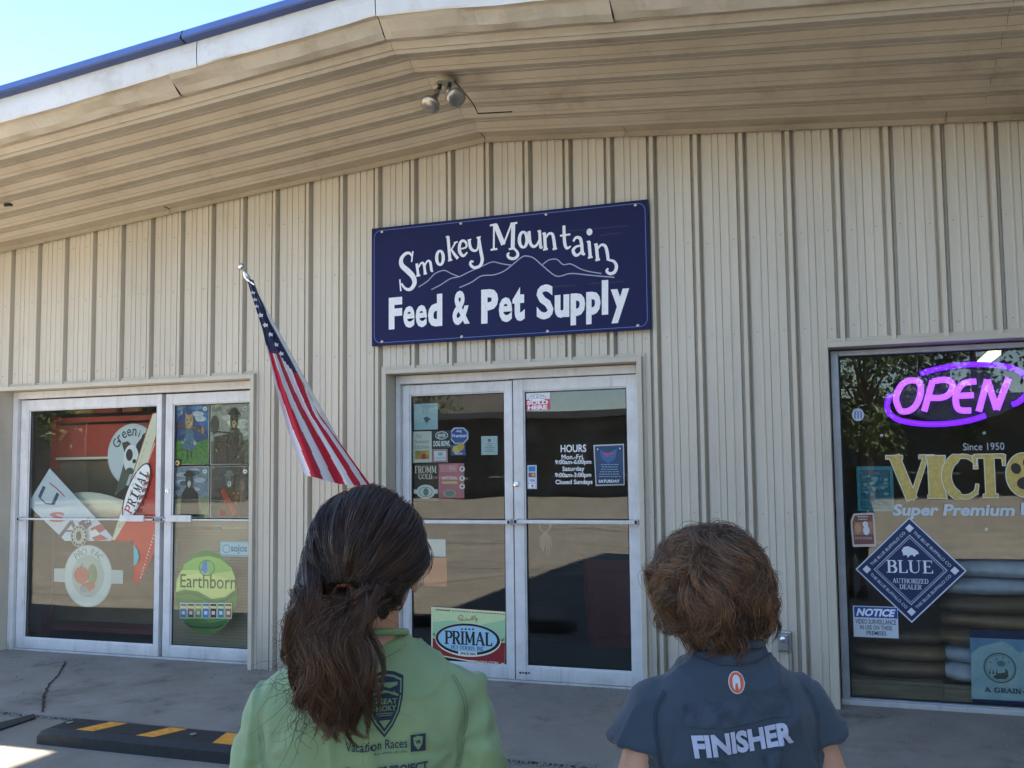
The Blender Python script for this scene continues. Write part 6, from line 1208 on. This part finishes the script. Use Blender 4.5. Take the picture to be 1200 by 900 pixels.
# tail
NL, PER, Kt = 120, 62, 30; ct = np.array([[-.022, -.120, 1.362], [-.030, -.150, 1.345], [-.036, -.162, 1.300], [-.034, -.160, 1.250], [-.028, -.150, 1.200], [-.030, -.142, 1.150]])
def curve(P, t):
    n = len(P)-1; x = min(t*n, n-1e-6); i = int(x); u = x-i; p0, p1, p2, p3 = P[max(i-1, 0)], P[i], P[i+1], P[min(i+2, n)]
    return .5*((2*p1)+(-p0+p2)*u+(2*p0-5*p1+4*p2-p3)*u*u+(-p0+3*p1-3*p2+p3)*u**3)
tp = []; tt = []
for l in range(NL):
    a = rng.uniform(0, 2*math.pi); r = math.sqrt(rng.uniform(0, 1)); ox, oy = r*math.cos(a), r*math.sin(a)*.62; Ln_ = rng.uniform(.50, 1.0); ph = np.array([.6, 2.1, 4.0])+rng.normal(size=3)*.75; fr = rng.normal()*.22+1.9; am = rng.uniform(.010, .022); curl = rng.uniform(.5, 1.2)
    g0 = []
    for k in range(Kt):
        t = k/(Kt-1)*Ln_; sp_ = .024+.030*min(1, (t/.34))**.9*(1-.55*max(0, t-.5)/.5); c_ = curve(ct, t)
        tipk = max(0, k/(Kt-1)-.7)/.3
        g0.append(c_+np.array([ox*sp_+am*math.sin(fr*6.28*t+ph[0])*(t*2.2 if t < .45 else 1)+curl*.012*tipk*math.sin(ph[1]), oy*sp_*.9+am*.7*math.cos(fr*6.28*t+ph[1])*min(1, t*2.2), am*.8*math.sin(fr*5*t+ph[2])+tipk**2*.012*math.sin(ph[2])]))
    g0 = np.array(g0); base_t = rng.uniform(.10, .50) + (.28 if ox < -.2 else 0)*rng.uniform(.2, 1)
    off = rng.normal(size=(PER, 3))*[.0048, .0040, .003]; ws = rng.normal(size=(PER, 1, 1))
    kk = np.linspace(0, 1, Kt)[None, :, None]; pth = g0[None]+off[:, None]*(1-.60*kk**1.5)*(.6+1.2*np.sin(math.pi*np.clip(kk*1.1, 0, 1)))+.0025*np.sin(kk*19+ws*3)*rng.normal(size=(PER, 1, 3))*kk
    ln = rng.uniform(.80, 1.0, (PER, 1))                       # uneven tips
    idx = np.clip(np.linspace(0, 1, Kt)[None]*ln*(Kt-1), 0, Kt-1.001); i0 = idx.astype(int); fu = (idx-i0)[..., None]; ar = np.arange(PER)[:, None]
    pth = pth[ar, i0]*(1-fu)+pth[ar, i0+1]*fu
    tp.append(pth); tt.append(np.clip(base_t+.45*np.linspace(0, 1, Kt)[None]**1.3*(1.0 if ox < .1 else .5)+rng.normal(size=(PER, 1))*.07, 0, 1))
for l in range(110):
    a = rng.uniform(0, 1); d = np.array([-(.45+.5*rng.uniform()), -.55-.5*rng.uniform(), .45-.9*a]) if l < 84 else np.array([.5+.4*rng.uniform(), -.7, -.1-.4*a]); d /= np.linalg.norm(d); e_ = RY@d; sd_ = -1 if l < 84 else .8
    p0 = hc+RY@(d*rad)*1.06; out = rng.uniform(.2, 1); cps = np.array([p0, p0+e_*.012+np.array([0, 0, -.03]), tie+np.array([sd_*(.034+.034*out), -.018-.024*rng.uniform(), .016-.04*rng.uniform()]), curve(ct, .25)+np.array([sd_*(.040+.018*out), -.012, 0]), curve(ct, .5)+np.array([sd_*(.035+.02*out), -.010, rng.uniform(-.02, .02)]), curve(ct, .72)+np.array([sd_*rng.uniform(.0, .05), -.010, rng.uniform(-.02, .02)])])
    Le = rng.uniform(.55, 1); ph = rng.uniform(0, 6.28, 3); am = rng.uniform(.005, .013); ph = np.array([.6, 2.1, 4.0])+rng.normal(size=3)*.6; g0 = np.array([curve(cps, min(.999, k/(Kt-1)*Le))+am*np.array([math.sin(13*k/Kt+ph[0]), math.cos(12*k/Kt+ph[1]), math.sin(9*k/Kt+ph[2])])*min(1, 1.6*k/Kt) for k in range(Kt)])
    kk = np.linspace(0, 1, Kt)[None, :, None]; tp.append(g0[None]+(rng.normal(size=(PER, 3))*[.0045, .004, .004])[:, None]*(1.1-.75*kk)); tt.append(np.clip(rng.uniform(.08, .30)+.35*np.linspace(0, 1, Kt)[None]+rng.normal(size=(PER, 1))*.06, 0, 1))
hair_mesh(np.concatenate(tp), np.concatenate(tt), .00062, 'ponytail', M_hw, co)['kind'] = 'stuff'
MB().tube([tie+np.array([.017*math.cos(t), -.004, .019*math.sin(t)]) for t in np.linspace(0, 2*math.pi, 20)], .0045, 8).build('hair_tie', mat('hair_tie', (.16, .05, .02), .8), co, smooth=True)
# flyaways
fw = []
for i in range(230):
    d = rng.normal(size=3); d /= np.linalg.norm(d)
    if d[2] < -.2 or d[1] > .5: d = np.array([-abs(d[0]), -abs(d[1])*.5, abs(d[2])*.6]); d /= np.linalg.norm(d)
    p = hc+RY@(d*rad*1.02); v_ = (RY@d)*.22+np.array([0, -.35, -.85])+rng.normal(size=3)*.28; v_ /= np.linalg.norm(v_); L_ = rng.uniform(.02, .075); pts = []
    for k in range(Kp): pts.append(p.copy()); p = p+v_*L_/Kp; v_ = v_+np.array([0, 0, -.09])+rng.normal(size=3)*.09; v_ /= np.linalg.norm(v_)
    fw.append(pts)
for i in range(330):
    t = rng.uniform(.0, .85); a = rng.uniform(2.2, 4.4) if i % 3 else rng.uniform(0, 6.28); p = curve(ct, t)+np.array([(.035+.02*min(1, t*3))*math.cos(a), .032*math.sin(a), 0]); v_ = np.array([math.cos(a)*.45, math.sin(a)*.3-.1, -.8])+rng.normal(size=3)*.35; v_ /= np.linalg.norm(v_); L_ = rng.uniform(.03, .10); cq = rng.normal(size=3); pts = []
    for k in range(Kp): pts.append(p.copy()); p = p+v_*L_/Kp; v_ = v_+np.array([0, 0, -.16])+rng.normal(size=3)*.10+.30*np.cross(cq, v_); v_ /= np.linalg.norm(v_)
    fw.append(pts)
hair_mesh(np.array(fw), rng.uniform(.2, .7, (len(fw), 1))*np.ones((1, Kp)), .00042, 'loose_strands', M_hw, co)['kind'] = 'stuff'

# ---------------------------------------------------------------- boy with tousled hair, blue finisher shirt
BR = math.radians(22); bc = atd(852, 800, 1.50)
bo = tag(empty('person', (bc[0], bc[1], 0), BR), 'person with tousled short brown hair in a dark blue shirt reading finisher, seen from behind', 'person')
BH = (-.018, .018, 1.333); BY = math.radians(14)
fuse(body_shell(.86, .038, BH, 1.248, BY), .0055, .5, 'body', M_skin, bo)
eyes(bo, BH, BY); garment_bottoms(.93, bo, fabric('grey_shorts', (.10, .10, .11)), mat('shoe_dark', (.05, .05, .06), .7))
M_bl = fabric('blue_shirt', (.033, .054, .080), (.025, .044, .067))
mb = MB(); nz = 1.256
mb.loft([(0, 0, .78, .150, .115), (0, 0, .90, .145, .108), (0, 0, 1.0, .147, .108), (0, -.003, 1.09, .146, .104), (0, -.006, 1.150, .142, .095), (0, -.010, 1.190, .122, .080, 2.2), (0, -.012, 1.222, .088, .067, 2.1), (0, -.012, 1.240, .064, .057, 2), (0, -.010, nz, .056, .053, 2)], 44, 2.5)
for s in (-1, 1):
    a_, e_, w_ = arm_points(s, .86, .038, 1.248); mb.tube([a_*[.45, 1, 1]+(0, 0, .010), a_*[.8, 1, 1]+(0, 0, .006), a_+(0, 0, -.004), a_*.93+e_*.07, a_*.85+e_*.15, a_*.77+e_*.23], [.040, .044, .046, .049, .054, .060], 26)
sh2 = fuse(mb, .0055, .5, 'shirt', M_bl, bo, wrinkles(8.4, .15, 1.243, .9), it=12)
MB().tube([(.058*math.cos(t), -.012+.055*math.sin(t), nz+.001-.010*math.sin(t)) for t in np.linspace(0, 2*math.pi, 41)], .006, 8, caps=False).build('collar', M_bl, sh2, smooth=True)
SP = ShirtPrint(sh2); h_ = on_shirt(863, 800, bo, SP.b, BR); ex, ez = (h_.x, h_.z)
LP = mat('print_lilac', (.40, .46, .62), .75, var=.15, scale=60); OR = mat('print_orange', (.50, .11, .05), .8); PW = mat('print_white', (.52, .54, .62), .8); FD = mat('print_faded', (.034, .054, .082), .85, var=.45, scale=40)
SP.add('emblem', PW, g_ell(ex, ez, .0125, .0165, 32)); SP.add('emblem', OR, g_ell(ex, ez, .0112, .0152, 32)); SP.add('helmet_mark', PW, g_poly([(ex-.006, ez+.001), (ex-.0055, ez+.007), (ex-.002, ez+.011), (ex+.002, ez+.011), (ex+.0055, ez+.007), (ex+.006, ez+.001), (ex+.0058, ez-.006), (ex+.003, ez-.011), (ex+.0018, ez-.002), (ex, ez-.0005), (ex-.0018, ez-.002), (ex-.003, ez-.011), (ex-.0058, ez-.006)]))
h_ = on_shirt(872, 868, bo, SP.b, BR); fx, fz = (h_.x, h_.z)
an = math.radians(6)
v, f = g_poly([(-.085, .060), (-.05, .066), (-.03, .058), (.02, .070), (.085, .062), (.086, .040), (.080, .024), (.03, .026), (-.02, .022), (-.06, .026), (-.086, .030)]); SP.add('faded_print', FD, (rot2(v, an)+[fx, fz], f))
for q_ in ([(-.06, -.02), (-.03, -.03), (-.035, -.06), (-.055, -.055)], [(.02, -.025), (.06, -.02), (.05, -.05), (.03, -.045)]): SP.add('faded_print', FD, (rot2(np.array(q_), an)+[fx, fz], [(0, 1, 2, 3)]))
SP.add('lettering', LP, g_text_c('FINISHER', fx, fz, .033, an, bold=.045, width=.158))
M_seam2 = mat('seam_blue', (.012, .02, .034), .9)
for s in (-1, 1):
    for dx in (0, .0035): SP.add('seam', M_seam2, g_line([(s*(.122-.012+dx), 1.195), (s*(.122+.004+dx), 1.195-.03), (s*(.122+.006+dx), 1.195-.07), (s*(.122-.002+dx), 1.195-.12), (s*(.122-.02+dx), 1.195-.165)], .0011, 4))
    SP.add('seam', M_seam2, g_line([(s*.062, 1.256-.010), (s*.035, 1.256-.018), (0, 1.256-.021)], .0012, 4))
# tousled hair
M_hb = hair_mat('tousled_brown_hair', (.013, .008, .006), (.36, .19, .095), .30)
hc = np.array(BH)+np.array([0, -.010, .016]); cy_, sy_ = math.cos(BY), math.sin(BY); RY = np.array([[cy_, -sy_, 0], [sy_, cy_, 0], [0, 0, 1]])
rad = np.array([.073, .091, .089]); cap = MB(); v = []
for i in range(nv+1):
    for j in range(nu):
        th = math.pi*i/nv*.80; ph = 2*math.pi*j/nu; d = np.array([math.sin(th)*math.cos(ph), math.sin(th)*math.sin(ph), math.cos(th)])
        if d[1] > .35 and d[2] < .35: d = d*.86
        v.append(tuple(hc+RY@(d*rad)))
cap.add(v, [(i*nu+j, (i+1)*nu+j, (i+1)*nu+(j+1) % nu, i*nu+(j+1) % nu) for i in range(nv) for j in range(nu)])
co = cap.build('hair', M_hb, bo, smooth=True)
NL, PER, Kb = 820, 34, 20; tp = []; tt = []
wh = np.array([.10, -.35, .93]); wh /= np.linalg.norm(wh); cnt = 0
while cnt < NL:
    d = rng.normal(size=3); d /= np.linalg.norm(d)
    if d[2] < -.66 or (d[1] > .3 and d[2] < .30) or (d[1] > -.1 and d[2] < -.50): continue
    cnt += 1
    away = d-wh*(d@wh); away /= np.linalg.norm(away)+1e-6; sw = np.cross(wh, d); sw /= np.linalg.norm(sw)+1e-6; dirn = 1 if noise.noise(Vector((d[0]*1.6, d[1]*1.6, d[2]*1.6+5))) > -.1 else -1
    L_ = rng.uniform(.070, .115)*(.75 if d[2] < -.25 else 1); lk_ = rng.uniform(0, 1); edge = rng.uniform() < .25
    p = d*rad; v_ = d*.45+away*.9+sw*dirn*.75+rng.normal(size=3)*.07; v_ /= np.linalg.norm(v_); g0 = []; wv = 5*noise.noise(Vector((d[0]*1.4+9, d[1]*1.4, d[2]*1.4)))+rng.normal()*.35; wf = 6.2+rng.normal()*.5; cap_ = 1.10+.15*lk_
    for k in range(Kb):
        g0.append(p.copy()); p = p+v_*L_/(Kb-1); t = k/(Kb-1); e = p/rad; le = np.linalg.norm(e); nrm = e/le
        side = np.cross(nrm, v_); v_ = v_+.27*math.sin(wv+wf*t)*side+np.array([0, 0, -.13])
        cap2 = cap_ if p[2] > -.005 else 1.05+.08*lk_
        if le > cap2: v_ = v_-.22*nrm*(1 if t < .72 or not edge else -.9)
        if edge and t > .62: v_ = v_+.24*nrm+np.array([0, 0, .26])
        v_ /= np.linalg.norm(v_)
        if le < 1.035: p = nrm*1.035*rad; v_ = v_-nrm*min(0, v_@nrm); v_ /= np.linalg.norm(v_)+1e-9
    g0 = np.array(g0); off = rng.normal(size=(PER, 3))*rng.uniform(.0030, .0062); kk = np.linspace(0, 1, Kb)[None, :, None]
    pth = g0[None]+off[:, None]*(1.2-.85*kk**1.3)+.0004*np.sin(kk*9+rng.normal(size=(PER, 1, 1))*4)*rng.normal(size=(PER, 1, 3))*kk
    ln = rng.uniform(.62, 1.0, (PER, 1)); idx = np.clip(np.linspace(0, 1, Kb)[None]*ln*(Kb-1), 0, Kb-1.001); i0 = idx.astype(int); fu = (idx-i0)[..., None]; ar = np.arange(PER)[:, None]; pth = pth[ar, i0]*(1-fu)+pth[ar, i0+1]*fu
    tp.append(hc+pth@RY.T); b_t = .55*rng.uniform(0, 1)**1.8+.16*(noise.noise(Vector((d[0]*3, d[1]*3, d[2]*3)))+.3)+(.22 if d[0] < -.4 else 0)*rng.uniform(0, 1); tt.append(np.clip(b_t+.26*np.linspace(0, 1, Kb)[None]+rng.normal(size=(PER, 1))*.09, 0, 1))
hair_mesh(np.concatenate(tp), np.concatenate(tt), .00050, 'hair_locks', M_hb, co)['kind'] = 'stuff'
fw = []
for i in range(200):
    d = rng.normal(size=3); d /= np.linalg.norm(d); d[2] = abs(d[2])*.9-.1; p = d*rad*1.18; v_ = d*.6+rng.normal(size=3)*.6; v_ /= np.linalg.norm(v_); L_ = rng.uniform(.015, .05); pts = []
    if d[1] > .6: continue
    for k in range(Kb): pts.append(p.copy()); p = p+v_*L_/Kb; v_ = v_+np.array([0, 0, -.08])+rng.normal(size=3)*.16; v_ /= np.linalg.norm(v_)
    fw.append(pts)
hair_mesh(hc+np.array(fw)@RY.T, rng.uniform(.3, .8, (len(fw), 1))*np.ones((1, Kb)), .00042, 'loose_strands', M_hb, co)['kind'] = 'stuff'
